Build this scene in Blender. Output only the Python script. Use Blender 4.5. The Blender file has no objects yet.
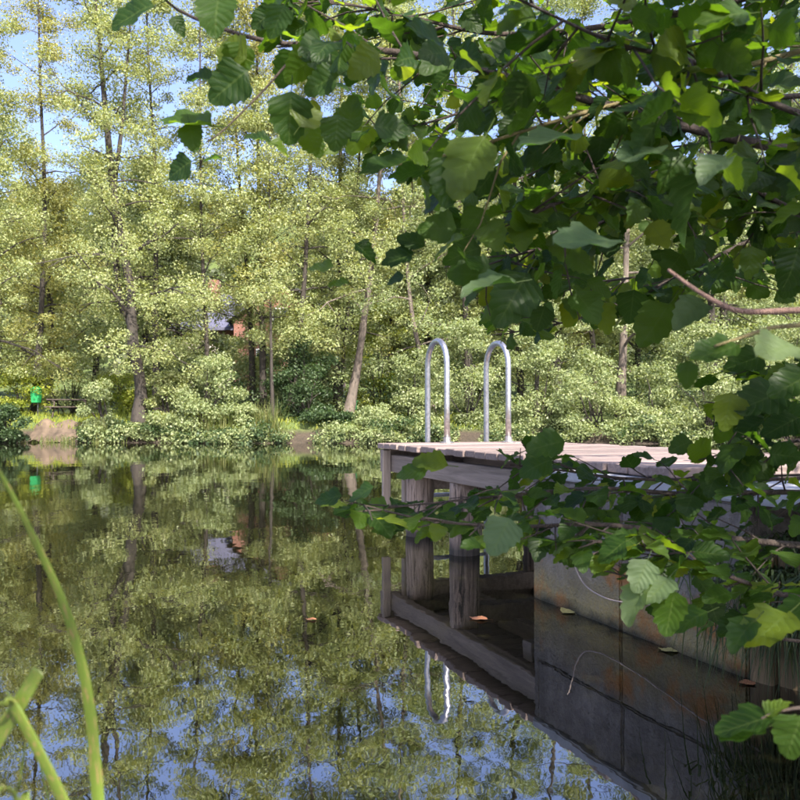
import bpy, bmesh, math, random
import numpy as np
from mathutils import Vector, Matrix, noise as mnoise

# ------------------------------------------------------------------ camera, sky, sun, exposure
scene = bpy.context.scene
COL = scene.collection
CAM_H, HOR, F = 0.90, 418.0, 800.0          # eye height over the water, horizon row, focal length in photo pixels

cam_data = bpy.data.cameras.new('camera')
cam_data.sensor_width = 36.0
cam_data.lens = 36.0
cam_data.clip_start = 0.02
cam_data.clip_end = 2000.0
cam_data.dof.use_dof = True
cam_data.dof.focus_distance = 3.2
cam_data.dof.aperture_fstop = 11.0
cam = bpy.data.objects.new('camera', cam_data)
COL.objects.link(cam)
cam.location = (0, 0, CAM_H)
cam.rotation_euler = (math.radians(90) + math.atan((HOR - 400) / F), 0, 0)
scene.camera = cam

SUN_EL = math.radians(43)
SUN_AZ = Vector((0.40, -0.92)).normalized()   # horizontal direction towards the sun
world = bpy.data.worlds.new('World')
scene.world = world
world.use_nodes = True
wn = world.node_tree.nodes
bg = wn['Background']
sky = wn.new('ShaderNodeTexSky')
sky.sky_type = 'NISHITA'
sky.sun_disc = False
sky.sun_elevation = SUN_EL
sky.sun_rotation = math.atan2(SUN_AZ.x, SUN_AZ.y)
sky.air_density = 1.0
sky.dust_density = 3.5
sky.ozone_density = 6.0
hsv = wn.new('ShaderNodeHueSaturation')
hsv.inputs['Hue'].default_value = 0.515
hsv.inputs['Saturation'].default_value = 0.92
hsv.inputs['Value'].default_value = 1.05
world.node_tree.links.new(sky.outputs[0], hsv.inputs['Color'])
world.node_tree.links.new(hsv.outputs[0], bg.inputs[0])
bg.inputs[1].default_value = 0.13

sun_data = bpy.data.lights.new('sun', 'SUN')
sun_data.energy = 4.6
sun_data.angle = math.radians(0.5)
sun_data.color = (1.0, 0.93, 0.82)
sun = bpy.data.objects.new('sun', sun_data)
COL.objects.link(sun)
to_sun = Vector((SUN_AZ.x * math.cos(SUN_EL), SUN_AZ.y * math.cos(SUN_EL), math.sin(SUN_EL)))
sun.rotation_euler = to_sun.to_track_quat('Z', 'Y').to_euler()
sun.location = (6, -8, 14)

vs = scene.view_settings
vs.view_transform = 'Standard'
vs.look = 'None'
vs.exposure = 1.74
vs.gamma = 1.0
vs.use_curve_mapping = False
scene.cycles.use_denoising = True
scene.cycles.max_bounces = 4
scene.cycles.diffuse_bounces = 3
scene.cycles.use_adaptive_sampling = True
scene.cycles.adaptive_threshold = 0.03
scene.cycles.glossy_bounces = 2
scene.cycles.transmission_bounces = 3
scene.cycles.sample_clamp_indirect = 6.0

# ------------------------------------------------------------------ helpers
R = np.random.default_rng(11)
rnd = random.Random(5)

def P(px, py, Y):
    """a point of the place: photo column and row, and its distance in metres"""
    return Vector(((px - 400.0) / F * Y, Y, CAM_H + (HOR - py) / F * Y))

def W(px, py):
    """a point on the water sheet"""
    Y = F * CAM_H / (py - HOR)
    return Vector(((px - 400.0) / F * Y, Y, 0.0))

def proj(p):
    return 400 + p[0] / p[1] * F, HOR - (p[2] - CAM_H) / p[1] * F

def tag(o, label=None, cat=None, group=None, kind=None):
    if label: o['label'] = label
    if cat: o['category'] = cat
    if group: o['group'] = group
    if kind: o['kind'] = kind
    return o

def empty(name, loc=(0, 0, 0), rz=0.0):
    o = bpy.data.objects.new(name, None)
    o.empty_display_size = 0.1
    o.location = loc
    o.rotation_euler = (0, 0, rz)
    COL.objects.link(o)
    return o

def link(name, me, parent=None, world_space=True):
    o = bpy.data.objects.new(name, me)
    COL.objects.link(o)
    if parent is not None:
        o.parent = parent
        if world_space:
            o.matrix_parent_inverse = parent_matrix(parent).inverted()
    return o

def parent_matrix(p):
    m = Matrix.LocRotScale(p.location, p.rotation_euler, p.scale)
    if p.parent is not None:
        m = parent_matrix(p.parent) @ p.matrix_parent_inverse @ m
    return m

class MB:
    def __init__(s):
        s.v, s.f = [], []
    def add(s, vs_, fs_):
        k = len(s.v)
        s.v += [tuple(a) for a in vs_]
        s.f += [tuple(i + k for i in f) for f in fs_]
        return s
    def box8(s, c):
        """c: eight corners, bottom four then top four, both counter-clockwise"""
        return s.add(c, [(3, 2, 1, 0), (4, 5, 6, 7), (0, 1, 5, 4), (1, 2, 6, 5), (2, 3, 7, 6), (3, 0, 4, 7)])
    def box(s, lo, hi):
        x0, y0, z0 = lo; x1, y1, z1 = hi
        return s.box8([(x0, y0, z0), (x1, y0, z0), (x1, y1, z0), (x0, y1, z0), (x0, y0, z1), (x1, y0, z1), (x1, y1, z1), (x0, y1, z1)])
    def tube(s, pts, rad, sides=8, wob=0.0, cap=True):
        pts = [Vector(p) for p in pts]
        n = len(pts)
        if not hasattr(rad, '__len__'): rad = [rad] * n
        t0 = (pts[1] - pts[0]).normalized()
        ref = Vector((1, 0, 0)) if abs(t0.x) < 0.9 else Vector((0, 1, 0))
        vs_, fs_ = [], []
        for i, p in enumerate(pts):
            t = (pts[min(i + 1, n - 1)] - pts[max(i - 1, 0)]).normalized()
            a = (ref - t * ref.dot(t)).normalized()
            b = t.cross(a)
            ref = a
            for k in range(sides):
                an = 2 * math.pi * k / sides
                r = rad[i] * (1 + (wob * mnoise.noise(Vector((math.cos(an) * 1.3 + p.x * 3, math.sin(an) * 1.3 + p.y * 3, p.z * 2.0))) if wob else 0))
                vs_.append(p + a * (math.cos(an) * r) + b * (math.sin(an) * r))
        for i in range(n - 1):
            for k in range(sides):
                k2 = (k + 1) % sides
                fs_.append((i * sides + k, i * sides + k2, (i + 1) * sides + k2, (i + 1) * sides + k))
        if cap:
            fs_.append(tuple(range(sides - 1, -1, -1)))
            fs_.append(tuple((n - 1) * sides + k for k in range(sides)))
        return s.add(vs_, fs_)
    def mesh(s, name, mat, smooth=False, bevel=0.0, seg=1):
        me = bpy.data.meshes.new(name)
        me.from_pydata(s.v, [], s.f)
        if bevel:
            bm = bmesh.new(); bm.from_mesh(me)
            bmesh.ops.bevel(bm, geom=list(bm.edges), offset=bevel, segments=seg, affect='EDGES', clamp_overlap=True)
            bm.to_mesh(me); bm.free()
        me.materials.append(mat)
        if smooth:
            me.polygons.foreach_set('use_smooth', [True] * len(me.polygons))
        me.update()
        return me
    def build(s, name, mat, parent=None, smooth=False, bevel=0.0, seg=1):
        return link(name, s.mesh(name, mat, smooth, bevel, seg), parent)

def catmull(pts, n):
    """smooth curve through control points; each a tuple of floats of any size"""
    a = np.array([list(p) for p in pts], float)
    a = np.vstack([2 * a[0] - a[1], a, 2 * a[-1] - a[-2]])
    out = []
    segs = len(a) - 3
    for j in range(n):
        t = j / (n - 1) * segs
        i = min(int(t), segs - 1); u = t - i
        p0, p1, p2, p3 = a[i:i + 4]
        out.append(0.5 * (2 * p1 + (p2 - p0) * u + (2 * p0 - 5 * p1 + 4 * p2 - p3) * u * u + (3 * p1 - p0 - 3 * p2 + p3) * u ** 3))
    return np.array(out)

def np_mesh(name, verts, quads, mat, rndv=None, uv=None):
    me = bpy.data.meshes.new(name)
    nv, nq = len(verts), len(quads)
    me.vertices.add(nv); me.vertices.foreach_set('co', np.ascontiguousarray(verts, np.float32).ravel())
    me.loops.add(nq * 4); me.loops.foreach_set('vertex_index', np.ascontiguousarray(quads, np.int32).ravel())
    me.polygons.add(nq)
    me.polygons.foreach_set('loop_start', np.arange(nq, dtype=np.int32) * 4)
    if rndv is not None:
        at = me.attributes.new('rnd', 'FLOAT', 'FACE')
        at.data.foreach_set('value', np.ascontiguousarray(rndv, np.float32))
    if uv is not None:
        l = me.uv_layers.new(name='UVMap')
        l.data.foreach_set('uv', np.ascontiguousarray(uv, np.float32).ravel())
    me.materials.append(mat)
    me.update(calc_edges=True)
    me.validate()
    return me

# ------------------------------------------------------------------ materials
def new_mat(name):
    m = bpy.data.materials.new(name); m.use_nodes = True
    return m, m.node_tree, m.node_tree.nodes, m.node_tree.links

def ramp(nt, fac, stops):
    r = nt.nodes.new('ShaderNodeValToRGB')
    e = r.color_ramp.elements
    while len(e) > len(stops): e.remove(e[-1])
    while len(e) < len(stops): e.new(0.5)
    for el, (p, c) in zip(e, stops):
        el.position = p; el.color = (*c, 1) if len(c) == 3 else c
    nt.links.new(fac, r.inputs[0])
    return r.outputs[0]

def texnoise(nt, vec, scale, detail=4, rough=0.6, dist=0.0, mapscale=None):
    if mapscale is not None:
        mp = nt.nodes.new('ShaderNodeMapping'); mp.inputs['Scale'].default_value = mapscale
        nt.links.new(vec, mp.inputs[0]); vec = mp.outputs[0]
    n = nt.nodes.new('ShaderNodeTexNoise')
    n.inputs['Scale'].default_value = scale; n.inputs['Detail'].default_value = detail
    n.inputs['Roughness'].default_value = rough; n.inputs['Distortion'].default_value = dist
    nt.links.new(vec, n.inputs['Vector'])
    return n.outputs['Fac']

def mathn(nt, op, a, b=None, c=None, clamp=False):
    n = nt.nodes.new('ShaderNodeMath'); n.operation = op; n.use_clamp = clamp
    for i, v in enumerate((a, b, c)):
        if v is None: continue
        if isinstance(v, (int, float)): n.inputs[i].default_value = v
        else: nt.links.new(v, n.inputs[i])
    return n.outputs[0]

def mixc(nt, fac, a, b, mode='MIX'):
    n = nt.nodes.new('ShaderNodeMix'); n.data_type = 'RGBA'; n.blend_type = mode
    for sock, v in ((n.inputs[0], fac), (n.inputs[6], a), (n.inputs[7], b)):
        if isinstance(v, (int, float)): sock.default_value = v
        elif isinstance(v, tuple): sock.default_value = (*v, 1) if len(v) == 3 else v
        else: nt.links.new(v, sock)
    return n.outputs[2]

def coords(nt, kind='Object'):
    return nt.nodes.new('ShaderNodeTexCoord').outputs[kind]

def position(nt):
    return nt.nodes.new('ShaderNodeNewGeometry').outputs['Position']

def bump(nt, h, strength, dist=0.02):
    b = nt.nodes.new('ShaderNodeBump')
    b.inputs['Strength'].default_value = strength; b.inputs['Distance'].default_value = dist
    nt.links.new(h, b.inputs['Height'])
    return b.outputs[0]

def attr(nt, name):
    a = nt.nodes.new('ShaderNodeAttribute'); a.attribute_name = name
    return a.outputs['Fac']

def far_leaf_mat(name, stops, trans, patch=0.35):
    """leaves of the far trees: a colour for each leaf, mixed by clump, with light through the blade"""
    m, nt, N, L = new_mat(name)
    b = N['Principled BSDF']
    pos = position(nt)
    clump = texnoise(nt, pos, 0.55, 2, 0.5)
    v = mathn(nt, 'ADD', mathn(nt, 'MULTIPLY', attr(nt, 'rnd'), 1 - patch), mathn(nt, 'MULTIPLY', clump, patch), clamp=True)
    c = ramp(nt, v, stops)
    L.new(c, b.inputs['Base Color'])
    b.inputs['Roughness'].default_value = 0.5
    b.inputs['Specular IOR Level'].default_value = 0.35
    t = N.new('ShaderNodeBsdfTranslucent')
    L.new(mixc(nt, 1.0, c, trans, 'MULTIPLY'), t.inputs[0])
    mx = N.new('ShaderNodeMixShader'); mx.inputs[0].default_value = 0.38
    L.new(b.outputs[0], mx.inputs[1]); L.new(t.outputs[0], mx.inputs[2])
    L.new(mx.outputs[0], N['Material Output'].inputs[0])
    return m

M = {}
M['alder'] = far_leaf_mat('alder_leaves', [(0.0, (0.165, 0.21, 0.08)), (0.5, (0.25, 0.285, 0.12)), (0.8, (0.31, 0.325, 0.15)), (1.0, (0.37, 0.355, 0.18))], (1.5, 1.4, 0.5))
M['alder_gold'] = far_leaf_mat('alder_leaves_gold', [(0.0, (0.18, 0.20, 0.065)), (0.5, (0.27, 0.285, 0.10)), (1.0, (0.38, 0.35, 0.13))], (1.5, 1.3, 0.4))
M['willow'] = far_leaf_mat('willow_leaves', [(0.0, (0.13, 0.175, 0.075)), (0.5, (0.225, 0.265, 0.12)), (1.0, (0.34, 0.355, 0.19))], (1.4, 1.4, 0.6))
M['darkbush'] = far_leaf_mat('evergreen_leaves', [(0.0, (0.025, 0.045, 0.018)), (0.6, (0.05, 0.085, 0.032)), (1.0, (0.11, 0.14, 0.06))], (1.0, 1.2, 0.4))
M['lime'] = far_leaf_mat('lime_leaves', [(0.0, (0.11, 0.15, 0.02)), (0.5, (0.22, 0.26, 0.035)), (1.0, (0.36, 0.33, 0.06))], (1.5, 1.5, 0.3))
M['wood_far'] = far_leaf_mat('distant_leaves', [(0.0, (0.045, 0.06, 0.025)), (0.5, (0.075, 0.09, 0.04)), (1.0, (0.13, 0.12, 0.06))], (1.2, 1.2, 0.5), 0.7)
M['reed'] = far_leaf_mat('reed_leaves', [(0.0, (0.06, 0.09, 0.02)), (0.6, (0.13, 0.15, 0.045)), (1.0, (0.26, 0.22, 0.10))], (1.4, 1.4, 0.5))
M['darkgrass'] = far_leaf_mat('bank_grass_blades', [(0.0, (0.02, 0.032, 0.012)), (0.7, (0.045, 0.07, 0.02)), (1.0, (0.12, 0.11, 0.05))], (1.2, 1.3, 0.5))

def bark(name, dark, light, scale=9.0):
    m, nt, N, L = new_mat(name)
    b = N['Principled BSDF']
    pos = position(nt)
    n1 = texnoise(nt, pos, scale, 6, 0.7, 0.4, (1, 1, 0.25))
    n2 = texnoise(nt, pos, 2.2, 3, 0.5)
    c = ramp(nt, n1, [(0.3, dark), (0.7, light)])
    c = mixc(nt, mathn(nt, 'MULTIPLY', n2, 0.35), c, (0.045, 0.045, 0.03))
    L.new(c, b.inputs['Base Color']); b.inputs['Roughness'].default_value = 0.9
    L.new(bump(nt, n1, 0.8, 0.03), b.inputs['Normal'])
    return m
M['bark'] = bark('alder_bark', (0.011, 0.008, 0.006), (0.045, 0.032, 0.026))
M['bark_pale'] = bark('pale_bark', (0.05, 0.038, 0.03), (0.17, 0.13, 0.105))
M['twig'] = bark('twig_bark', (0.03, 0.018, 0.014), (0.085, 0.055, 0.045), 60)
M['twig_pink'] = bark('young_twig_bark', (0.16, 0.085, 0.07), (0.28, 0.17, 0.13), 60)
M['twig_green'] = bark('green_twig_bark', (0.12, 0.10, 0.03), (0.25, 0.19, 0.08), 60)

def near_leaf(pale=False):
    m, nt, N, L = new_mat('near_leaf_painted_sheen' if pale else 'near_leaf')
    b = N['Principled BSDF']
    uv = nt.nodes.new('ShaderNodeUVMap').outputs[0]
    sp = N.new('ShaderNodeSeparateXYZ'); L.new(uv, sp.inputs[0])
    u, v = sp.outputs[0], sp.outputs[1]
    av = mathn(nt, 'ABSOLUTE', mathn(nt, 'SUBTRACT', v, 0.5))          # 0 at the midrib, 0.5 at the margin
    cc = mathn(nt, 'SUBTRACT', mathn(nt, 'MULTIPLY', u, 7.0), mathn(nt, 'MULTIPLY', av, 4.0))
    fr = mathn(nt, 'ABSOLUTE', mathn(nt, 'SUBTRACT', mathn(nt, 'FRACT', cc), 0.5))   # 0.5 on the vein
    vein = mathn(nt, 'MULTIPLY', mathn(nt, 'SUBTRACT', fr, 0.43), 13.0, clamp=True)
    mid = mathn(nt, 'SUBTRACT', 1.0, mathn(nt, 'MULTIPLY', av, 28.0), clamp=True)
    veins = mathn(nt, 'MAXIMUM', vein, mid)
    oi = N.new('ShaderNodeObjectInfo')
    r = mathn(nt, 'FRACT', mathn(nt, 'ADD', attr(nt, 'rnd'), oi.outputs['Random']))
    pos = position(nt)
    blot = texnoise(nt, pos, 38, 4, 0.6)
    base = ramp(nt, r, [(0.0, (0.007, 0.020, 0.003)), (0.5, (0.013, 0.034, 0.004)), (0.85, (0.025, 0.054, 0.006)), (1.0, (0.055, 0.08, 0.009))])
    if pale: base = ramp(nt, r, [(0.0, (0.07, 0.105, 0.052)), (1.0, (0.11, 0.15, 0.072))])  # sky sheen painted into the base colour of chosen leaves
    base = mixc(nt, mathn(nt, 'MULTIPLY', blot, 0.35), base, (0.018, 0.037, 0.006))
    geo = N.new('ShaderNodeNewGeometry')
    under = mixc(nt, 0.25, base, (0.03, 0.058, 0.013))
    base = mixc(nt, geo.outputs['Backfacing'], base, under)
    col = mixc(nt, mathn(nt, 'MULTIPLY', veins, 0.5), base, (0.09, 0.13, 0.03))
    spots = ramp(nt, texnoise(nt, pos, 75, 2, 0.5), [(0.73, (0, 0, 0)), (0.78, (1, 1, 1))])
    col = mixc(nt, mathn(nt, 'MULTIPLY', spots, 0.55), col, (0.075, 0.045, 0.018))
    L.new(col, b.inputs['Base Color'])
    L.new(ramp(nt, blot, [(0.3, (0.42,) * 3), (0.7, (0.58,) * 3)]), b.inputs['Roughness'])
    b.inputs['Specular IOR Level'].default_value = 0.22
    h = mathn(nt, 'SUBTRACT', mathn(nt, 'MULTIPLY', blot, 0.4), mathn(nt, 'MULTIPLY', fr, 1.0))
    L.new(bump(nt, h, 0.38, 0.003), b.inputs['Normal'])
    t = N.new('ShaderNodeBsdfTranslucent')
    tc = ramp(nt, r, [(0.0, (0.05, 0.13, 0.005)), (0.55, (0.11, 0.22, 0.007)), (0.85, (0.26, 0.40, 0.01)), (1.0, (0.42, 0.47, 0.012))])
    tc = mixc(nt, mathn(nt, 'MULTIPLY', veins, 0.3), tc, (0.09, 0.14, 0.02))
    L.new(tc, t.inputs[0])
    mx = N.new('ShaderNodeMixShader'); mx.inputs[0].default_value = 0.42
    L.new(b.outputs[0], mx.inputs[1]); L.new(t.outputs[0], mx.inputs[2])
    L.new(mx.outputs[0], N['Material Output'].inputs[0])
    return m
M['leaf'] = near_leaf(); M['leaf_painted_sheen'] = near_leaf(True)

def wood(name, dark, light, axis, grain=40, rough=0.85, bstr=0.5):
    """weathered board; axis = the grain direction in world space"""
    m, nt, N, L = new_mat(name)
    b = N['Principled BSDF']
    pos = position(nt)
    ang = math.atan2(axis[1], axis[0])
    mp = N.new('ShaderNodeMapping')
    if abs(axis[2]) > 0.5:
        mp.inputs['Scale'].default_value = (1, 1, 0.06)
    else:
        mp.vector_type = 'TEXTURE'
        mp.inputs['Rotation'].default_value = (0, 0, ang)
        mp.inputs['Scale'].default_value = (16, 1, 1)
    L.new(pos, mp.inputs[0])
    n1 = texnoise(nt, mp.outputs[0], grain, 5, 0.65, 0.5)
    n2 = texnoise(nt, pos, 5.0, 4, 0.6)
    oi = N.new('ShaderNodeObjectInfo')
    c = ramp(nt, n1, [(0.28, dark), (0.68, light)])
    c = mixc(nt, mathn(nt, 'MULTIPLY', n2, 0.5), c, tuple(0.45 * x for x in light))
    hs = N.new('ShaderNodeHueSaturation'); L.new(c, hs.inputs['Color'])
    L.new(mathn(nt, 'ADD', mathn(nt, 'MULTIPLY', oi.outputs['Random'], 0.45), 0.75), hs.inputs['Value'])
    L.new(hs.outputs[0], b.inputs['Base Color']); b.inputs['Roughness'].default_value = rough
    L.new(bump(nt, n1, bstr, 0.012), b.inputs['Normal'])
    return m

# jetty frame of reference: u runs along the side towards the near shore, v across the deck
JA = Vector((-0.17, 6.43, 0)); JS = Vector((0.357, -0.934, 0)).normalized(); JP = Vector((0.934, 0.357, 0)).normalized()
def J(u, v, z): 
    p = JA + JS * u + JP * v
    return Vector((p.x, p.y, z))
M['deck'] = wood('weathered_deck_wood', (0.12, 0.084, 0.072), (0.29, 0.217, 0.19), JP, 45)
M['beam'] = wood('grey_beam_wood', (0.10, 0.078, 0.062), (0.27, 0.21, 0.175), JS, 38)
M['upright'] = wood('grey_upright_wood', (0.12, 0.095, 0.078), (0.30, 0.24, 0.20), (0, 0, 1), 45)
M['board'] = wood('brown_piling_wood', (0.07, 0.045, 0.022), (0.27, 0.18, 0.09), (0, 0, 1), 30)
M['table'] = wood('dark_table_wood', (0.03, 0.022, 0.018), (0.09, 0.065, 0.05), (1, 0, 0), 30)

def log_mat():
    m, nt, N, L = new_mat('weathered_log')
    b = N['Principled BSDF']; pos = position(nt)
    n1 = texnoise(nt, pos, 34, 6, 0.7, 0.6, (1, 1, 0.07))
    n2 = texnoise(nt, pos, 6, 4, 0.6, 0.3, (1, 1, 0.4))
    c = ramp(nt, n1, [(0.36, (0.02, 0.014, 0.011)), (0.45, (0.21, 0.15, 0.115)), (0.72, (0.46, 0.345, 0.275))])
    c = mixc(nt, ramp(nt, n2, [(0.48, (0, 0, 0)), (0.66, (0.75, 0.75, 0.75))]), c, (0.07, 0.05, 0.038))
    sp = N.new('ShaderNodeSeparateXYZ'); L.new(pos, sp.inputs[0])
    wet = mathn(nt, 'SUBTRACT', 1.0, mathn(nt, 'MULTIPLY', mathn(nt, 'ADD', sp.outputs[2], mathn(nt, 'MULTIPLY', n2, -0.06)), 12.0), clamp=True)
    c = mixc(nt, mathn(nt, 'MULTIPLY', wet, 0.8), c, (0.014, 0.013, 0.008))
    L.new(c, b.inputs['Base Color']); b.inputs['Roughness'].default_value = 0.85
    L.new(bump(nt, n1, 0.9, 0.02), b.inputs['Normal'])
    return m
M['log'] = log_mat()

def concrete_mat():
    m, nt, N, L = new_mat('stained_concrete')
    b = N['Principled BSDF']; pos = position(nt)
    n1 = texnoise(nt, pos, 7, 6, 0.65)
    n2 = texnoise(nt, pos, 60, 4, 0.6)
    n3 = texnoise(nt, pos, 9, 5, 0.65, 0.5, (1, 1, 0.15))
    c = ramp(nt, n1, [(0.3, (0.075, 0.062, 0.055)), (0.7, (0.25, 0.215, 0.195))])
    c = mixc(nt, ramp(nt, n3, [(0.42, (0, 0, 0)), (0.68, (0.75,) * 3)]), c, (0.075, 0.063, 0.056))
    sp = N.new('ShaderNodeSeparateXYZ'); L.new(pos, sp.inputs[0])
    z = sp.outputs[2]
    n4 = texnoise(nt, pos, 3.2, 4, 0.6)
    n5 = texnoise(nt, pos, 4.5, 5, 0.65)
    zz = mathn(nt, 'ADD', z, mathn(nt, 'MULTIPLY', mathn(nt, 'SUBTRACT', n4, 0.5), 0.35))
    algae = ramp(nt, zz, [(0.06, (1, 1, 1)), (0.30, (0, 0, 0))])
    c = mixc(nt, mathn(nt, 'MULTIPLY', algae, mathn(nt, 'ADD', n2, 0.35, clamp=True)), c, (0.27, 0.205, 0.08))
    rust = mathn(nt, 'MULTIPLY', ramp(nt, n5, [(0.50, (0, 0, 0)), (0.62, (1, 1, 1))]), ramp(nt, zz, [(0.0, (1, 1, 1)), (0.2, (1, 1, 1)), (0.3, (0, 0, 0))]))
    c = mixc(nt, mathn(nt, 'MULTIPLY', rust, 0.85), c, (0.30, 0.12, 0.025))
    tide = ramp(nt, mathn(nt, 'ADD', z, mathn(nt, 'MULTIPLY', mathn(nt, 'SUBTRACT', n1, 0.5), 0.10)), [(0.0, (1, 1, 1)), (0.055, (0, 0, 0))])
    c = mixc(nt, mathn(nt, 'MULTIPLY', tide, 0.9), c, (0.018, 0.017, 0.008))
    L.new(c, b.inputs['Base Color']); b.inputs['Roughness'].default_value = 0.9
    h = mathn(nt, 'ADD', n1, mathn(nt, 'MULTIPLY', n2, 0.5))
    L.new(bump(nt, h, 1.0, 0.03), b.inputs['Normal'])
    return m
M['concrete'] = concrete_mat()

def plain(name, col, rough=0.7, metal=0.0, var=0.25, scale=8.0, bs=0.2):
    m, nt, N, L = new_mat(name)
    b = N['Principled BSDF']; pos = position(nt)
    n = texnoise(nt, pos, scale, 5, 0.6)
    c = ramp(nt, n, [(0.3, tuple(x * (1 - var) for x in col)), (0.7, tuple(min(1, x * (1 + var)) for x in col))])
    L.new(c, b.inputs['Base Color']); b.inputs['Roughness'].default_value = rough; b.inputs['Metallic'].default_value = metal
    if bs: L.new(bump(nt, n, bs, 0.01), b.inputs['Normal'])
    return m
M['cap'] = plain('pale_concrete_cap', (0.27, 0.27, 0.29), 0.9, 0, 0.25, 12)
M['steel'] = plain('galvanised_steel', (0.46, 0.44, 0.43), 0.42, 1.0, 0.3, 45, 0.05)
M['rope'] = plain('pale_hose', (0.32, 0.25, 0.21), 0.6, 0, 0.15, 30)
M['bin'] = plain('green_plastic', (0.012, 0.20, 0.06), 0.45, 0, 0.15, 4, 0)
M['binpost'] = plain('grey_post', (0.2, 0.2, 0.2), 0.5, 0.8)
M['slate'] = plain('blue_slate', (0.075, 0.075, 0.115), 0.7, 0, 0.2, 2)
M['white_wall'] = plain('white_render', (0.46, 0.40, 0.34), 0.9, 0, 0.06, 1.5)
M['frame'] = plain('white_frame', (0.75, 0.74, 0.72), 0.5, 0, 0.05)
M['glass'] = plain('window_glass', (0.03, 0.04, 0.05), 0.06, 0, 0.1, 2, 0)
M['soil'] = plain('bank_soil', (0.085, 0.06, 0.04), 0.95, 0, 0.6, 3, 0.8)
M['fallen'] = plain('fallen_leaf', (0.42, 0.17, 0.07), 0.6, 0, 0.3, 60, 0.1)
M['fallen_y'] = plain('fallen_leaf_yellow', (0.36, 0.30, 0.10), 0.6, 0, 0.3, 60, 0.1)

def brick_mat():
    m, nt, N, L = new_mat('red_brick')
    b = N['Principled BSDF']
    br = N.new('ShaderNodeTexBrick'); br.inputs['Scale'].default_value = 4.0
    br.inputs['Color1'].default_value = (0.19, 0.068, 0.042, 1); br.inputs['Color2'].default_value = (0.15, 0.052, 0.036, 1)
    br.inputs['Mortar'].default_value = (0.26, 0.20, 0.17, 1)
    mp = N.new('ShaderNodeMapping'); mp.inputs['Rotation'].default_value = (math.radians(90), 0, 0)
    L.new(position(nt), mp.inputs[0]); L.new(mp.outputs[0], br.inputs[0])
    L.new(br.outputs[0], b.inputs['Base Color']); b.inputs['Roughness'].default_value = 0.9
    return m
M['brick'] = brick_mat()

def ground_mat():
    m, nt, N, L = new_mat('grassy_ground')
    b = N['Principled BSDF']; pos = position(nt)
    n1 = texnoise(nt, pos, 0.35, 5, 0.6); n2 = texnoise(nt, pos, 14, 5, 0.7)
    g = ramp(nt, n2, [(0.3, (0.035, 0.055, 0.012)), (0.7, (0.11, 0.145, 0.03))])
    s = ramp(nt, n2, [(0.3, (0.02, 0.015, 0.010)), (0.7, (0.07, 0.05, 0.032))])
    sp = N.new('ShaderNodeSeparateXYZ'); L.new(pos, sp.inputs[0])
    low = ramp(nt, mathn(nt, 'ADD', sp.outputs[2], mathn(nt, 'MULTIPLY', n1, 0.3)), [(0.5, (1, 1, 1)), (0.72, (0, 0, 0))])
    c = mixc(nt, low, g, s)
    L.new(c, b.inputs['Base Color']); b.inputs['Roughness'].default_value = 0.95
    L.new(bump(nt, n2, 0.8, 0.06), b.inputs['Normal'])
    return m
M['ground'] = ground_mat()

def water_mat():
    m, nt, N, L = new_mat('pond_water')
    b = N['Principled BSDF']
    b.inputs['Base Color'].default_value = (0.007, 0.0068, 0.003, 1)
    b.inputs['Roughness'].default_value = 0.012
    b.inputs['IOR'].default_value = 3.6
    pos = position(nt)
    n1 = texnoise(nt, pos, 2.2, 2, 0.45, 0.1, (1.0, 0.6, 1))
    n2 = texnoise(nt, pos, 16, 2, 0.5, 0.1, (1.0, 0.6, 1))
    patch = ramp(nt, texnoise(nt, pos, 0.35, 2, 0.5), [(0.42, (0.35,) * 3), (0.66, (1,) * 3)])
    h = mathn(nt, 'ADD', n1, mathn(nt, 'MULTIPLY', mathn(nt, 'MULTIPLY', n2, patch), 0.16))
    L.new(bump(nt, h, 0.052, 0.05), b.inputs['Normal'])
    return m
M['water'] = water_mat()

def blade_mat():
    m, nt, N, L = new_mat('reed_blade')
    b = N['Principled BSDF']; pos = position(nt)
    uv = nt.nodes.new('ShaderNodeUVMap').outputs[0]
    n1 = texnoise(nt, uv, 5, 3, 0.5, 0, (1, 40, 1))
    n2 = texnoise(nt, uv, 9, 3, 0.6, 0, (3, 0.7, 1))
    oi = N.new('ShaderNodeObjectInfo')
    c = ramp(nt, n1, [(0.3, (0.10, 0.17, 0.022)), (0.7, (0.25, 0.34, 0.05))])
    c = mixc(nt, ramp(nt, n2, [(0.57, (0, 0, 0)), (0.63, (0.85,) * 3)]), c, (0.45, 0.27, 0.13))
    hs = N.new('ShaderNodeHueSaturation'); L.new(c, hs.inputs['Color'])
    L.new(mathn(nt, 'ADD', mathn(nt, 'MULTIPLY', oi.outputs['Random'], 0.55), 0.5), hs.inputs['Value'])
    L.new(hs.outputs[0], b.inputs['Base Color']); b.inputs['Roughness'].default_value = 0.45
    t = N.new('ShaderNodeBsdfTranslucent'); L.new(hs.outputs[0], t.inputs[0])
    mx = N.new('ShaderNodeMixShader'); mx.inputs[0].default_value = 0.35
    L.new(b.outputs[0], mx.inputs[1]); L.new(t.outputs[0], mx.inputs[2]); L.new(mx.outputs[0], N['Material Output'].inputs[0])
    return m
M['blade'] = blade_mat()

# ------------------------------------------------------------------ ground and water
def smooth(a, b, x):
    t = np.clip((x - a) / (b - a), 0, 1)
    return t * t * (3 - 2 * t)

def far_shore(x):
    return 28.9 + 0.45 * np.sin(x * 0.45 + 0.7) + 0.25 * np.sin(x * 1.3) - 0.012 * np.maximum(0, x) ** 1.4

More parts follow.
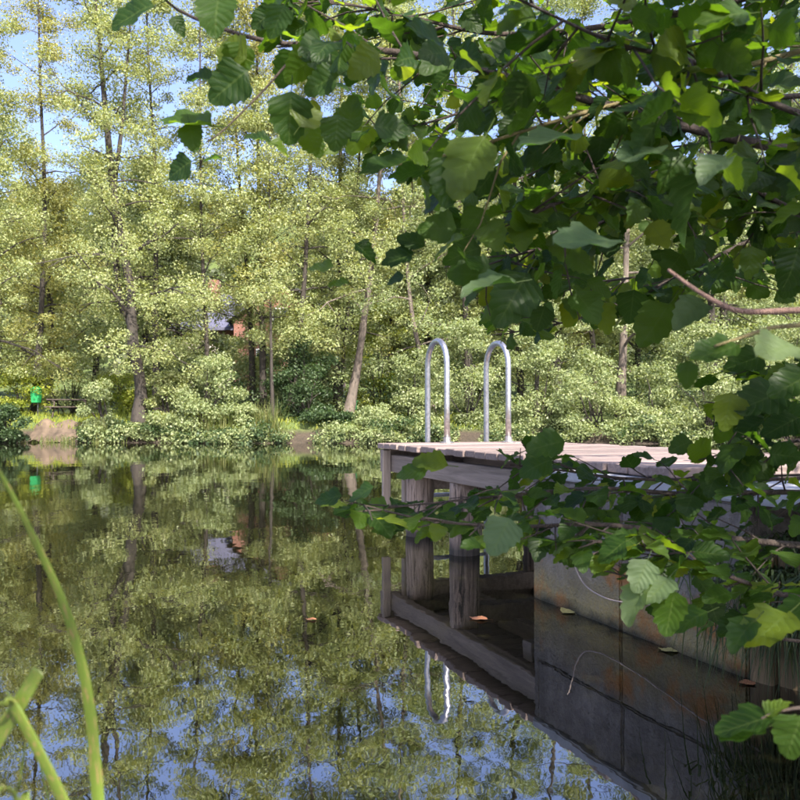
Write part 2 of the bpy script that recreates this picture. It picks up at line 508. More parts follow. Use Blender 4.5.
def ground_h(x, y):
    x = np.asarray(x, float); y = np.asarray(y, float)
    d = y - far_shore(x)                                     # beyond the far shore
    far = -1.2 + 1.2 * smooth(-2.5, 0, d) + 0.75 * smooth(-0.05, 0.9, d) + 0.25 * smooth(0.9, 5, d) + 1.6 * smooth(8, 22, d) + 46 * smooth(35, 170, d) + 0.05 * np.maximum(0, d - 150)
    ns = 0.15 + 2.35 * smooth(0.75, 1.75, x) - 0.4 * smooth(0.5, 3.5, -x)   # near shore line
    e = ns - y
    near = -1.2 + 1.12 * smooth(-1.6, 0, e) + 0.12 * smooth(0, 0.4, e) + 0.62 * smooth(0.1, 1.3, e) * smooth(0.6, 1.5, x) + 0.25 * smooth(0.8, 4, e)
    side = -1.2 + 2.2 * smooth(38, 42, np.abs(x))
    return np.maximum(np.maximum(far, near), side)

def axis(parts):
    return np.unique(np.concatenate([np.arange(a, b, s) for a, b, s in parts]).round(4))
gx = axis([(-600, -60, 30), (-60, -24, 3), (-24, -3, 0.7), (-3, 4, 0.2), (4, 26, 0.7), (26, 60, 3), (60, 601, 30)])
gy = axis([(-300, -10, 20), (-10, -1, 1), (-1, 4, 0.2), (4, 25, 1.5), (25, 36, 0.35), (36, 60, 2), (60, 240, 8), (240, 901, 40)])
GX, GY = np.meshgrid(gx, gy)
GZ = ground_h(GX, GY)
nx, ny = len(gx), len(gy)
idx = np.arange(nx * ny).reshape(ny, nx)
gq = np.stack([idx[:-1, :-1], idx[:-1, 1:], idx[1:, 1:], idx[1:, :-1]], -1).reshape(-1, 4)
ground = link('ground', np_mesh('ground', np.stack([GX, GY, GZ], -1).reshape(-1, 3), gq, M['ground']))
ground.data.polygons.foreach_set('use_smooth', [True] * len(ground.data.polygons))
tag(ground, 'grassy banks and wooded slope around the pond', kind='structure')

wm = MB()
wm.add([(-45, -3, 0), (45, -3, 0), (45, 32, 0), (-45, 32, 0)], [(0, 1, 2, 3)])
tag(wm.build('pond_water', M['water']), 'still dark green pond mirroring the trees and sky', kind='structure')

def gz(x, y): return float(ground_h(x, y))

# bare earth bank below the picnic table
mbk = MB(); nn = 24; rows = 7
for i in range(nn):
    for j in range(rows):
        px = 14 + 62 * i / (nn - 1); t = j / (rows - 1)
        x = (px - 400) / F * 28.9; e = math.sin(math.pi * i / (nn - 1)) ** .5
        y = float(far_shore(x)) - .25 + 1.05 * t
        z = float(ground_h(x, y)) - .06 + .13 * e + .16 * mnoise.noise(Vector((x * 2.2, t * 3, 0)))
        mbk.v.append((x, y, z))
for i in range(nn - 1):
    for j in range(rows - 1):
        a = i * rows + j; mbk.f.append((a, a + rows, a + rows + 1, a + 1))
tag(mbk.build('earth_bank', M['soil'], None, True), 'bare tan earth bank at the water edge below the picnic table', kind='structure')

# ------------------------------------------------------------------ far vegetation
def leaf_quads(cent, rad, n, size, rg, up=0.55, shell=0.45, outw=0.35, aspect=0.6):
    """n leaf faces around each pad centre; every face a folded rhombus of its own"""
    K = len(cent)
    c = np.repeat(np.asarray(cent, float), n, 0); r = np.repeat(np.asarray(rad, float), n, 0)
    d = rg.normal(size=(K * n, 3)); d /= np.linalg.norm(d, axis=1, keepdims=True)
    p = c + r * d * (rg.random((K * n, 1)) ** shell)
    nn = rg.normal(size=(K * n, 3)) * 0.6 + d * outw
    nn[:, 2] += up
    nn /= np.linalg.norm(nn, axis=1, keepdims=True)
    t = np.cross(nn, rg.normal(size=(K * n, 3))); t /= np.linalg.norm(t, axis=1, keepdims=True)
    b = np.cross(nn, t)
    s = (size * (0.6 + 0.8 * rg.random((K * n, 1)))) * 0.5
    v = np.stack([p - t * s, p - b * s * aspect + nn * s * 0.25, p + t * s, p + b * s * aspect + nn * s * 0.25], 1)
    return v.reshape(-1, 3), rg.random(K * n)

def leaf_mesh(name, groups, mat):
    v = np.concatenate([g[0] for g in groups]); r = np.concatenate([g[1] for g in groups])
    q = np.arange(len(v)).reshape(-1, 4)
    return np_mesh(name, v, q, mat, r)

def grow(path, hmin, limbs, spread, rg, top_taper=0.5, dens=200, size=0.092, pads=5, padr=(0.58, 0.36), sides=7):
    """path: rows of x, y, z, r. Returns trunk builder and leaf groups"""
    mb = MB()
    cur = catmull(path, 26)
    mb.tube([tuple(a[:3]) for a in cur], [max(0.012, a[3]) for a in cur], sides, 0.25)
    z0, z1 = cur[0][2], cur[-1][2]
    cents, rads = [], []
    az = rg.random() * 6.28
    for i in range(limbs):
        f = (i + rg.random() * 0.8) / limbs
        h = hmin + (z1 - hmin) * f
        j = int(np.argmin(abs(cur[:, 2] - h)))
        b = cur[j]
        az += 2.4 + rg.normal() * 0.35
        ln = spread * (0.55 + 0.45 * math.sin(math.pi * min(1, 0.25 + f * 0.75))) * (1 - (1 - top_taper) * f) * (0.7 + 0.6 * rg.random())
        el = math.radians(rg.uniform(-12, 45) + 18 * f)
        dirv = np.array([math.cos(az) * math.cos(el), math.sin(az) * math.cos(el), math.sin(el)])
        droop = rg.uniform(0.05, 0.4) * ln
        pts = []
        for k in range(6):
            t = k / 5
            p = b[:3] + dirv * ln * t + np.array([0, 0, -droop * t * t]) + rg.normal(size=3) * 0.06 * ln * t * 0.5
            pts.append(p)
        r0 = max(0.012, min(b[3] * 0.45, 0.018 * ln + 0.01))
        mb.tube([tuple(p) for p in pts], [r0 * (1 - 0.8 * k / 5) for k in range(6)], 5, 0, False)
        for k in range(pads):
            t = 0.3 + 0.75 * (k + rg.random()) / pads
            q = pts[0] + dirv * ln * t + np.array([0, 0, -droop * t * t])
            off = rg.normal(size=3) * np.array([0.32, 0.32, 0.26]) * (0.5 + 0.35 * ln)
            c = q + off
            if k % 2 == 0:
                mb.tube([tuple(pts[min(4, int(t * 5))]), tuple((q + c) / 2 + [0, 0, 0.05]), tuple(c)], [r0 * 0.4, r0 * 0.25, 0.006], 4, 0, False)
            s = rg.uniform(0.65, 1.35)
            cents.append(c); rads.append((padr[0] * s, padr[0] * s, padr[1] * s))
    return mb, leaf_quads(cents, rads, dens, size, rg)

def shore_path(pts, Y, radii):
    """control points in photo columns/rows at distance Y, rooted in the ground"""
    out = []
    for (px, py), r in zip(pts, radii):
        p = P(px, py, Y); out.append([p.x, p.y, p.z, r])
    out[0][2] = gz(out[0][0], Y) - 0.15
    return out

def far_tree(pts, Y, r0, label, mat='alder', bark_='bark', hmin=3.0, limbs=24, spread=2.9, group=None, dens=200, seed=1, extra=None, name='alder_tree', pads=5):
    rg = np.random.default_rng(seed)
    n = len(pts)
    rad = [r0 * (1.25 if i == 0 else 1) * (1 - 0.86 * i / (n - 1)) for i in range(n)]
    path = shore_path(pts, Y, rad)
    # a little depth to the lean so the stem is not flat
    for i in range(1, n): path[i][1] += rg.normal() * 0.18
    mb, leaves = grow(path, hmin * .9, int(limbs * 1.25), spread, rg, dens=dens, pads=pads)
    root = empty(name, (path[0][0], path[0][1], path[0][2]))
    groups = [leaves]
    for st in (extra or []):
        p2 = []
        for (px, py, r) in st:
            q = P(px, py, Y + 0.3); p2.append([q.x, q.y, q.z, r])
        if st[0][1] > 430: p2[0][2] = gz(p2[0][0], p2[0][1]) - 0.15
        m2, l2 = grow(p2, max(hmin, p2[0][2]), 12, spread * 0.8, rg, dens=dens, pads=4)
        mb.add(m2.v, m2.f); groups.append(l2)
    mb.build('trunk', M[bark_], root, True)
    link('crown', leaf_mesh('crown', groups, M[mat]), root)
    tag(root, label, 'tree', group)
    return root

G = 'alders on the far shore'
far_tree([(137, 441), (138, 390), (137, 345), (128, 285), (114, 200), (104, 110), (95, 20), (88, -70)], 29.6, 0.27,
         'largest alder with thick dark forked trunk rooted in the water edge beside the picnic table', hmin=3.3, limbs=30, spread=3.4, seed=3, group=G,
         extra=[[(136, 330, .12), (119, 295, .12), (112, 205, .1), (120, 120, .07), (128, 10, .03)]])
far_tree([(157, 436), (156, 330), (155, 250), (151, 160), (146, 70), (143, -50)], 32.5, 0.15, 'slim straight alder just behind the largest forked alder', seed=4, group=G, hmin=4)
far_tree([(208, 438), (207, 340), (202, 230), (199, 110), (197, -40)], 31, 0.11, 'thin dark straight alder in front of the slate roof', seed=5, group=G, hmin=4.2, limbs=22)
far_tree([(254, 438), (249, 320), (243, 250), (237, 130), (231, -20)], 33, 0.13, 'alder leaning towards the house, beside the red brick gable', seed=6, group=G, hmin=5.5, limbs=20)
far_tree([(263, 436), (262, 330), (258, 210), (256, 60), (255, -60)], 31.8, 0.15, 'upright alder before the red brick gable', seed=7, group=G, hmin=5.0, limbs=22, mat='alder_gold')
far_tree([(273, 440), (272, 340), (270, 220), (268, 90)], 30.2, 0.07, 'pole-thin young alder rising from reeds at the water edge', seed=8, group=G, hmin=5.0, limbs=14, spread=2.0)
far_tree([(289, 437), (296, 370), (303, 290), (310, 180), (314, 60), (317, -40)], 31, 0.15, 'leaning alder with a slender second stem above the dark evergreen bush', seed=9, group=G, hmin=5.6, limbs=22,
         extra=[[(283, 438, .06), (293, 395, .05), (301, 340, .03)]])
far_tree([(336, 432), (338, 330), (340, 180), (342, 20), (343, -60)], 34, 0.14, 'straight stem of the crossing pair of alders by the green litter box', seed=10, group=G, hmin=5.2, limbs=20)
far_tree([(337, 432), (341, 380), (347, 310), (355, 220), (362, 90), (366, -40)], 34.6, 0.12, 'tilted stem of the crossing pair of alders by the green litter box', seed=12, group=G, hmin=5.4, limbs=18)
far_tree([(346, 434), (356, 372), (365, 318), (374, 240), (383, 120), (390, -10)], 31.2, 0.2, 'stout pale alder leaning right over the green litter box', bark_='bark_pale', seed=13, group=G, hmin=4.9, limbs=22)
far_tree([(436, 438), (424, 370), (410, 300), (402, 180), (398, 30), (396, -70)], 31.5, 0.13, 'crooked alder behind the ladder rails, leaning left', bark_='bark_pale', seed=14, group=G, hmin=3.6, limbs=24, mat='willow')
far_tree([(620, 440), (620, 380), (623, 335), (629, 220), (634, 60), (637, -60)], 31.5, 0.23, 'broad dark trunked alder among the willow bushes beyond the deck', seed=15, group=G, hmin=3.8, limbs=26, mat='willow', bark_='bark_pale')
far_tree([(594, 438), (593, 350), (590, 290), (587, 120), (585, -20)], 33.5, 0.15, 'pale slim alder left of the broad trunk beyond the deck', bark_='bark_pale', seed=16, group=G, hmin=3.6, limbs=24)
far_tree([(34, 430), (38, 320), (42, 200), (38, 80), (35, -60)], 35, 0.16, 'yellowing alder rising behind the picnic table', seed=17, group=G, hmin=3.4, limbs=26, mat='alder_gold')
far_tree([(522, 438), (518, 330), (515, 200), (512, 40), (511, -70)], 34.5, 0.16, 'alder directly behind the ladder rail nearer the willow bushes', seed=18, group=G, hmin=3.0, limbs=26, mat='willow')
far_tree([(468, 438), (466, 330), (460, 200), (455, 60), (452, -70)], 33, 0.16, 'alder seen through the ladder rail nearest the jetty corner', seed=22, group=G, hmin=3.0, limbs=26)
far_tree([(560, 438), (556, 330), (553, 200), (549, 60), (548, -70)], 32, 0.16, 'alder rising beyond the ladder over the pale willow bushes', seed=23, group=G, hmin=3.0, limbs=26, mat='willow')
far_tree([(715, 438), (712, 320), (706, 180), (704, 20), (703, -60)], 32.5, 0.18, 'alder hidden by hanging leaves beyond the concrete cap', seed=19, group=G, hmin=2.6, limbs=28, mat='willow')
far_tree([(812, 438), (806, 300), (800, 150), (797, 0)], 31.5, 0.18, 'alder past the shore end of the jetty, crown over the water', seed=20, group=G, hmin=2.6, limbs=28, mat='willow')
far_tree([(-18, 436), (-14, 320), (-18, 180), (-24, 20)], 31.5, 0.18, 'alder at the dark bush by the bare earth bank', seed=21, group=G, hmin=3.0, limbs=28)

def bush(px, py, Y, rx, rz, label, mat, seed, n=5200, size=0.095, group=None, name='shoreline_bush', ry=None):
    """a shrub: several stems from the ground, each carrying leafy sprays; uneven outline"""
    rg = np.random.default_rng(seed)
    c = P(px, py, Y); g = gz(c.x, Y)
    root = empty(name, (c.x, Y, max(g, -0.1)))
    mb = MB(); cents, rads = [], []
    ry = ry or rx * 0.8
    for i in range(int(14 + rx * 8)):
        a = rg.random() * 6.28; q = rg.random() ** 0.5
        h = rg.uniform(-0.95, 1.0)
        k = math.sqrt(max(0.05, 1 - h * h)) * q
        tip = np.array([c.x + rx * k * math.cos(a), Y + ry * k * math.sin(a), c.z + rz * h])
        tip[2] = max(tip[2], max(g, 0) + 0.12)
        if i % 2 == 0:
            b0 = np.array([c.x + rg.normal() * 0.15, Y + abs(rg.normal()) * 0.1 + 0.15, gz(c.x, Y + 0.2) - 0.1])
            md = (b0 + tip) / 2 + [0, 0, 0.2 * rz]
            mb.tube([tuple(b0), tuple(md), tuple(tip)], [0.035, 0.022, 0.006], 5, 0, False)
        for s in range(2):
            cents.append(tip + rg.normal(size=3) * [0.22, 0.2, 0.12] * rx * 0.6)
            sc = rg.uniform(0.5, 1.15)
            rads.append((0.30 * rx * sc + .1, 0.28 * rx * sc + .1, 0.16 * rz * sc + .08))
    per = max(20, n // len(cents))
    mb.build('stem', M['bark'], root, True)
    link('crown', leaf_mesh('crown', [leaf_quads(cents, rads, per, size, rg, shell=0.5)], M[mat]), root)
    tag(root, label, 'bush', group)
    return root

B = 'bushes along the far shore'
bush(8, 424, 28.6, 0.9, 0.6, 'low dark bush overhanging the water beside the bare earth bank', 'darkbush', 31, group=B)
bush(18, 392, 34, 1.6, 0.9, 'sunlit lime green bush behind the picnic table and green bin', 'lime', 32, group=B)
bush(70, 380, 36, 2.0, 1.1, 'rounded pale bush behind the picnic table', 'alder', 33, group=B)
bush(125, 398, 34.5, 1.3, 1.0, 'bush in the gap between the picnic table and the forked alder trunk', 'lime', 64, group=B)
bush(160, 392, 36, 1.6, 1.3, 'bush in the shade behind the largest forked alder', 'alder', 65, n=7000, group=B)
bush(100, 412, 29.6, 0.75, 1.0, 'upright grey green bush between the picnic table and the forked alder', 'willow', 34, group=B)
bush(165, 405, 30.0, 0.9, 1.2, 'bush growing against the foot of the largest forked alder', 'alder', 35, group=B)
bush(205, 398, 29.2, 1.5, 1.45, 'big pale willow bush bulging over the water by the thin alder', 'willow', 36, n=9000, group=B)
bush(245, 422, 29.4, 0.8, 0.55, 'low bush at the waterline beside the big pale willow bush', 'willow', 37, group=B)
bush(305, 392, 30.6, 1.25, 1.7, 'dark evergreen bush under the leaning alder with two stems', 'darkbush', 38, n=9000, group=B)
bush(325, 425, 29.7, 1.0, 0.6, 'small dark evergreen bush at the waterline below the crossing pair of alders', 'darkbush', 39, group=B)
bush(378, 360, 35, 1.9, 2.2, 'tall lime green sunlit bush behind the stout leaning alder', 'lime', 40, n=9000, group=B)
bush(372, 424, 29.6, 1.0, 0.6, 'low bush at the waterline below the green litter box', 'willow', 41, group=B)
bush(262, 362, 43, 1.7, 2.6, 'tall leafy bush hiding the foot of the red brick gable', 'alder', 61, n=9000, size=.13, group=B, name='garden_bush')
bush(318, 358, 44, 1.6, 2.6, 'tall grey green bush against the side of the brick gable', 'willow', 62, n=9000, size=.13, group=B, name='garden_bush')
bush(215, 372, 42, 1.6, 1.7, 'rounded bush below the slate roof of the house', 'alder', 63, n=8000, size=.13, group=B, name='garden_bush')
bush(412, 398, 30.2, 1.2, 1.5, 'bush beside the outermost corner of the deck', 'willow', 42, n=7500, group=B)
bush(470, 380, 30.0, 1.6, 2.1, 'pale willow bush framed between the two ladder rails', 'willow', 43, n=11000, group=B)
bush(540, 385, 29.6, 1.7, 2.0, 'pale willow bush beyond the ladder, spilling over the water', 'willow', 44, n=11000, group=B)
bush(596, 400, 28.9, 1.5, 1.6, 'pale willow bush in front of the broad trunk beyond the deck', 'willow', 45, n=10000, group=B)
bush(655, 392, 28.9, 1.6, 1.9, 'pale willow bush hanging over the water beyond the deck boards', 'willow', 46, n=11000, group=B)
bush(715, 385, 28.7, 1.7, 2.1, 'willow bush beyond the pale concrete cap', 'willow', 47, n=11000, group=B)
bush(785, 380, 28.5, 1.8, 2.3, 'willow bush past the shore end of the jetty', 'willow', 48, n=11000, group=B)
bush(850, 380, 28.2, 1.8, 2.3, 'willow bush furthest along the shore past the jetty', 'willow', 49, n=9000, group=B)

# background trees between the shore and the house / hillside: five grown, then copied
protos = []
for k in range(5):
    rg = np.random.default_rng(100 + k)
    hgt = [12, 14, 10.5, 13, 11.5][k]
    path = [[0, 0, -0.2, .2], [0.1 * k - .2, .1, hgt * .4, .15], [.2, -.1, hgt * .75, .09], [.1, 0, hgt, .02]]
    mb, lv = grow(path, 1.0 + k * .3, 30, 3.2, rg, dens=150, size=0.135, padr=(0.8, 0.5))
    protos.append((mb.mesh('trunk', M['bark'], True), leaf_mesh('crown', [lv], M[['alder', 'willow', 'alder_gold', 'alder', 'willow'][k]])))
spots = [(-60, 44), (-5, 46), (48, 43), (95, 47), (140, 40), (178, 41), (352, 42), (392, 45), (320, 50), (430, 43), (478, 40), (520, 46), (560, 42), (600, 47), (640, 40), (680, 45), (725, 41), (770, 46), (815, 42), (870, 44)]
for i, (px, Y) in enumerate(spots):
    x = (px - 400) / F * Y
    root = empty('background_tree', (x, Y, gz(x, Y)), rnd.uniform(0, 6.28))
    s = rnd.uniform(0.85, 1.15); root.scale = (s, s, s)
    tr, cr = protos[i % 5]
    link('trunk', tr, root, False); link('crown', cr, root, False)
    tag(root, ['pale green tree half hidden in the second row behind the shore alders', 'grey green tree half hidden in the second row behind the shore alders', 'yellowing tree half hidden in the second row behind the shore alders', 'pale green tree half hidden in the second row behind the shore alders', 'grey green tree half hidden in the second row behind the shore alders'][i % 5], 'tree', 'second row of trees behind the far shore')

# forested hillside far behind
rg = np.random.default_rng(77)
hc, hr = [], []
for i in range(1500):
    Y = rg.uniform(75, 215); x = rg.uniform(-0.75, 0.75) * Y
    z = gz(x, Y); hh = rg.uniform(4, 9)
    hc.append((x, Y, z + hh * .55)); hr.append((rg.uniform(1.8, 3.2), rg.uniform(1.8, 3.2), hh * .5))
tag(link('distant_woods', leaf_mesh('distant_woods', [leaf_quads(hc, hr, 55, 0.95, rg, shell=0.3)], M['wood_far'])),
    'hazy wooded hillside rising behind the shore trees', 'woods', kind='stuff')

# low growth along the far shore and under the trees
rg = np.random.default_rng(55)
uc, ur = [], []
for i in range(1300):
    px = rg.uniform(60, 880); 
    if rg.random() < .5:
        x = (px - 400) / F * 29.2; y = float(far_shore(x)) + rg.uniform(-.35, .5); z = rg.uniform(.08, .7); sc = rg.uniform(.6, 1.1)
    else:
        px = rg.uniform(150, 880); Y = rg.uniform(31, 38); x = (px - 400) / F * Y; y = Y; z = gz(x, y) + rg.random() ** 1.5 * 2.6; sc = rg.uniform(1.0, 1.9)
    dn = mnoise.noise(Vector((x * .55, y * .3, 7.1)))
    if dn < -.28: continue
    if y < 30.2: z *= max(.25, .55 + 1.5 * dn + rg.random() * .4)
    uc.append((x, y, z)); ur.append((.5 * sc, .4 * sc, .26 * sc))
k = [i for i in range(len(uc)) if i % 3]; k2 = [i for i in range(len(uc)) if i % 3 == 0]
for kk, mt, lab in ((k, 'willow', 'pale leafy undergrowth along the far shore'), (k2, 'darkbush', 'dark ivy undergrowth along the far shore')):
    tag(link('undergrowth', leaf_mesh('undergrowth', [leaf_quads([uc[i] for i in kk], [ur[i] for i in kk], 110, .10, rg)], M[mt])), lab, 'undergrowth', kind='stuff')

def reed_clump(px, Y, n, h, label, seed, mat='reed', z=None, lean=0.35, w=0.018, spread=0.19, name='reed_clump', group='reeds and grass tufts at the water edge', x=None, droop=None):
    rg = np.random.default_rng(seed)
    x = (px - 400) / F * Y if x is None else x
    base = np.array([x, Y, gz(x, Y) if z is None else z])
    V, Q, RV = [], [], []
    for i in range(n):
        b = base + rg.normal(size=3) * [spread, spread * .5, 0.0] - [0, 0, 0.05]
        a = rg.random() * 6.28; l = lean * rg.random() * h; hh = h * rg.uniform(0.6, 1.1)
        d = np.array([math.cos(a), math.sin(a), 0]); sd = np.array([-d[1], d[0], 0])
        r = rg.random(); rr_ = .3 + rg.random()
        prev = None
        for k in range(5):
            t = k / 4
            c = b + d * l * t * t * 1.6 + np.array([0, 0, hh * (t - 0.35 * lean * t * t)])
            if droop: c = b + d * hh * .45 * rr_ * t + np.array([0, 0, hh * (.55 * t - droop * t * t)])
            ww = w * (1 - t * 0.92)
            p0, p1 = c - sd * ww, c + sd * ww
            if prev is not None:
                V += [prev[0], prev[1], p1, p0]; RV.append(r)
            prev = (p0, p1)
    o = link(name, np_mesh(name, np.array(V) - base, np.arange(len(V)).reshape(-1, 4), M[mat], np.array(RV)))
    o.location = base
    tag(o, label, 'reeds', group)
    return o
for px, Y, n, h, lab in [(100, 28.9, 60, 1.1, 'reed clump between the earth bank and the forked alder'), (118, 29.0, 40, .8, 'short reed clump at the foot of the forked alder'),
                         (209, 28.7, 70, 1.3, 'tall reed clump below the big pale willow bush'), (228, 28.8, 50, 1.0, 'reed clump beside the big pale willow bush'),
                         (262, 29.0, 60, 1.2, 'reed clump around the pole-thin young alder'), (274, 28.8, 60, 1.7, 'tallest reed clump standing in the water by the pole-thin alder'),
                         (362, 29.0, 40, .7, 'grass tuft below the stout leaning alder'), (24, 28.95, 50, .45, 'grass tuft between the dark bush and the bare earth bank'), (48, 29.3, 60, .4, 'grass tuft on the lip of the bare earth bank'), (66, 28.95, 60, .5, 'grass tuft at the reed end of the bare earth bank')]:
    cl = reed_clump(px, Y, n, h, lab, int(px))
    if h < .6: cl['kind'] = 'stuff'
# grass on the far lawn
rg = np.random.default_rng(9)
V, RV = [], []
for i in range(9000):
    x = rg.uniform(-19, 3); y = far_shore(x) + 0.5 + rg.random() ** 1.5 * 9
    z = gz(x, y); h = rg.uniform(.06, .22); a = rg.random() * 6.28
    d = np.array([math.cos(a), math.sin(a), 0]) * .02; l = rg.normal(size=2) * .05
    V += [(x - d[0], y - d[1], z - .02), (x + d[0], y + d[1], z - .02), (x + l[0] + d[0] * .2, y + l[1], z + h), (x + l[0] - d[0] * .2, y + l[1], z + h)]; RV.append(rg.random())
tag(link('lawn_grass', np_mesh('lawn_grass', np.array(V), np.arange(len(V)).reshape(-1, 4), M['lime'], np.array(RV))), 'short sunlit grass on the far bank', 'grass', kind='stuff')

# ------------------------------------------------------------------ house behind the trees
def house():
    Y = 50.0
    x0, x1 = (178 - 400) / F * Y, (338 - 400) / F * Y
    g = gz((x0 + x1) / 2, Y)
    root = empty('brick_house', ((x0 + x1) / 2, Y, g))
    ez = P(0, 330, Y).z; rz_ = P(0, 288, Y).z
    xm = P(236, 0, Y).x
    MB().box((x0, Y, g - 1), (xm, Y + 7, ez)).build('wall', M['white_wall'], root)
    mb = MB(); mb.box((xm + .003, Y - .8, g - 1), (x1, Y + 7, ez + .6))
    xc = (xm + x1) / 2
    mb.add([(xm + .003, Y - .8, ez + .6), (x1, Y - .8, ez + .6), (xc, Y - .8, rz_ + .1), (xm + .003, Y + 7, ez + .6), (x1, Y + 7, ez + .6), (xc, Y + 7, rz_ + .1)], [(0, 1, 2), (5, 4, 3)])
    mb.build('gable_wall', M['brick'], root)
    MB().box((x0, Y - .03, P(0, 340, Y).z), (xm, Y - .003, ez)).build('brick_band', M['brick'], root)
    rf = MB()
    rf.box8([(x0 - .4, Y - .5, ez - .05), (xm, Y - .5, ez - .05), (xm, Y + 3.5, rz_), (x0 - .4, Y + 3.5, rz_), (x0 - .4, Y - .5, ez + .12), (xm, Y - .5, ez + .12), (xm, Y + 3.5, rz_ + .18), (x0 - .4, Y + 3.5, rz_ + .18)])
    r = rf.build('roof', M['slate'], root)
    MB().box((x0 + 1.2, Y + 2.6, rz_ - .9), (x0 + 1.9, Y + 3.3, rz_ + 1.0)).build('chimney', M['brick'], r)
    for sx, dx in ((xm - .4, xc), (x1 + .4, xc)):
        a = MB(); lo, hi = ez + .4, rz_ + .18
        a.box8([(sx, Y - 1.2, lo), (dx, Y - 1.2, hi), (dx, Y + 7.2, hi), (sx, Y + 7.2, lo), (sx, Y - 1.2, lo + .18), (dx, Y - 1.2, hi + .18), (dx, Y + 7.2, hi + .18), (sx, Y + 7.2, lo + .18)])
        a.build('gable_roof', M['slate'], root)
    for wx, wz, yy in ((x0 + 1.2, g + 1.2, Y), (x0 + 2.6, g + 1.2, Y), (xc - 1.3, g + 1.4, Y - .8), (xc + .7, g + 1.4, Y - .8), (xc - .3, ez + .1, Y - .8)):
        w = MB().box((wx - .5, yy - .06, wz - .08), (wx + .5, yy - .004, wz + 1.2)).build('window', M['frame'], root)
        for sx in (-.43, .03):
            MB().box((wx + sx, yy - .075, wz), (wx + sx + .40, yy - .063, wz + 1.12)).build('pane', M['glass'], w)
    tag(root, 'red brick and white house with blue slate roof glimpsed between the alder trunks', 'house')
house()

# ------------------------------------------------------------------ picnic table and bins on the far bank
def picnic_table():
    c = P(70, 418, 33.0); g = gz(c.x, c.y)
    root = empty('picnic_table', (c.x, c.y, g), math.radians(12))
    mk = lambda n, mb: link(n, mb.mesh(n, M['table'], False, .008), root, False)
    for k in range(5):
        mk('table_plank', MB().box((-.85, -.36 + k * .146, .70), (.85, -.36 + k * .146 + .135, .745)))
    for s in (-1, 1):
        for k in range(2):
            mk('seat_plank', MB().box((-.85, s * .62 + (k - 1) * .14 + .005, .40), (.85, s * .62 + k * .14 - .005, .44)))
    for x in (-.6, .6):
        mk('cross_rail', MB().box((x - .03, -.78, .33), (x + .03, .78, .398)))
        mk('top_rail', MB().box((x - .03, -.34, .63), (x + .03, .34, .698)))
        for s in (-1, 1):
            mk('leg', MB().box8([(x + .035, s * .62 - .05, 0), (x + .075, s * .62 - .05, 0), (x + .075, s * .62 + .05, 0), (x + .035, s * .62 + .05, 0),
                                 (x + .035, s * .25 - .05, .69), (x + .075, s * .25 - .05, .69), (x + .075, s * .25 + .05, .69), (x + .035, s * .25 + .05, .69)]))
    tag(root, 'dark wooden picnic table standing on the grass above the bare earth bank', 'picnic table')
picnic_table()

def litter_bin(px, py, Y, w, h, label):
    c = P(px, py, Y); g = gz(c.x, Y)
    root = empty('litter_bin', (c.x, Y, g))
    zb = c.z - h / 2 - g
    b = MB()
    b.box8([(-w * .42, -w * .35, zb), (w * .42, -w * .35, zb), (w * .42, w * .35, zb), (-w * .42, w * .35, zb), (-w * .5, -w * .42, zb + h), (w * .5, -w * .42, zb + h), (w * .5, w * .42, zb + h), (-w * .5, w * .42, zb + h)])
    body = link('body', b.mesh('body', M['bin'], False, .02), root, False)
    r = MB()
    for k in range(4):
        s = [(-1, -1), (1, -1), (1, 1), (-1, 1)]
        a, e = s[k], s[(k + 1) % 4]
        r.tube([(a[0] * w * .52, a[1] * w * .44, zb + h), (e[0] * w * .52, e[1] * w * .44, zb + h)], .022, 6)
    link('rim', r.mesh('rim', M['bin'], True), root, False)
    lid = MB().tube([(0, 0, zb + h + .02), (0, 0, zb + h + .06), (0, 0, zb + h + .10)], [w * .48, w * .42, w * .2], 10)
    link('lid', lid.mesh('lid', M['bin'], True), root, False)
    link('post', MB().tube([(0, w * .47, -.2), (0, w * .47, zb + h * .8)], .035, 8).mesh('post', M['binpost'], True), root, False)
    tag(root, label, 'litter bin')
litter_bin(36, 396, 33.5, .38, .58, 'bright green litter bin on a post behind the picnic table')
litter_bin(353, 406, 33.4, .34, .38, 'small green litter box behind the stout leaning alder')

# ------------------------------------------------------------------ jetty
jet = empty('wooden_jetty', tuple(J(0, 0, 0)))
DZ = 0.70
def jbox(name, u0, u1, v0, v1, z0, z1, mat, parent=jet, bev=.005):
    c = [J(u0, v0, z0), J(u1, v0, z0), J(u1, v1, z0), J(u0, v1, z0), J(u0, v0, z1), J(u1, v0, z1), J(u1, v1, z1), J(u0, v1, z1)]
    return MB().box8([c[0], c[3], c[2], c[1], c[4], c[7], c[6], c[5]] if False else c).build(name, M[mat], parent, False, bev)
u = 0.0
while u < 3.45:
    w = 0.138 + rnd.uniform(-.004, .004)
    dv = rnd.uniform(-.016, .016); dz = rnd.uniform(-.003, .003)
    jbox('plank', u, u + w, -.005 + dv, 1.485 + rnd.uniform(-.012, .012), DZ - .042 + dz, DZ + dz, 'deck')
    u += w + rnd.uniform(.005, .010)
jbox('end_beam', .035, .095, -.001, 1.47, .475, .652, 'beam')
jbox('stringer', .10, 2.52, .06, .13, .475, .610, 'beam')
jbox('stringer', .10, 2.52, 1.34, 1.41, .475, .610, 'beam')
jbox('stringer', .10, 2.52, .70, .77, .50, .650, 'beam')
for uu in (.34, 1.20, 2.1):
    jbox('cross_beam', uu - .05, uu + .05, .14, 1.33, .35, .47, 'beam')
jbox('upright_board', .10, .135, -.012, .055, .19, .648, 'upright')
jbox('upright_board', .15, .21, .135, .20, .20, .60, 'upright')

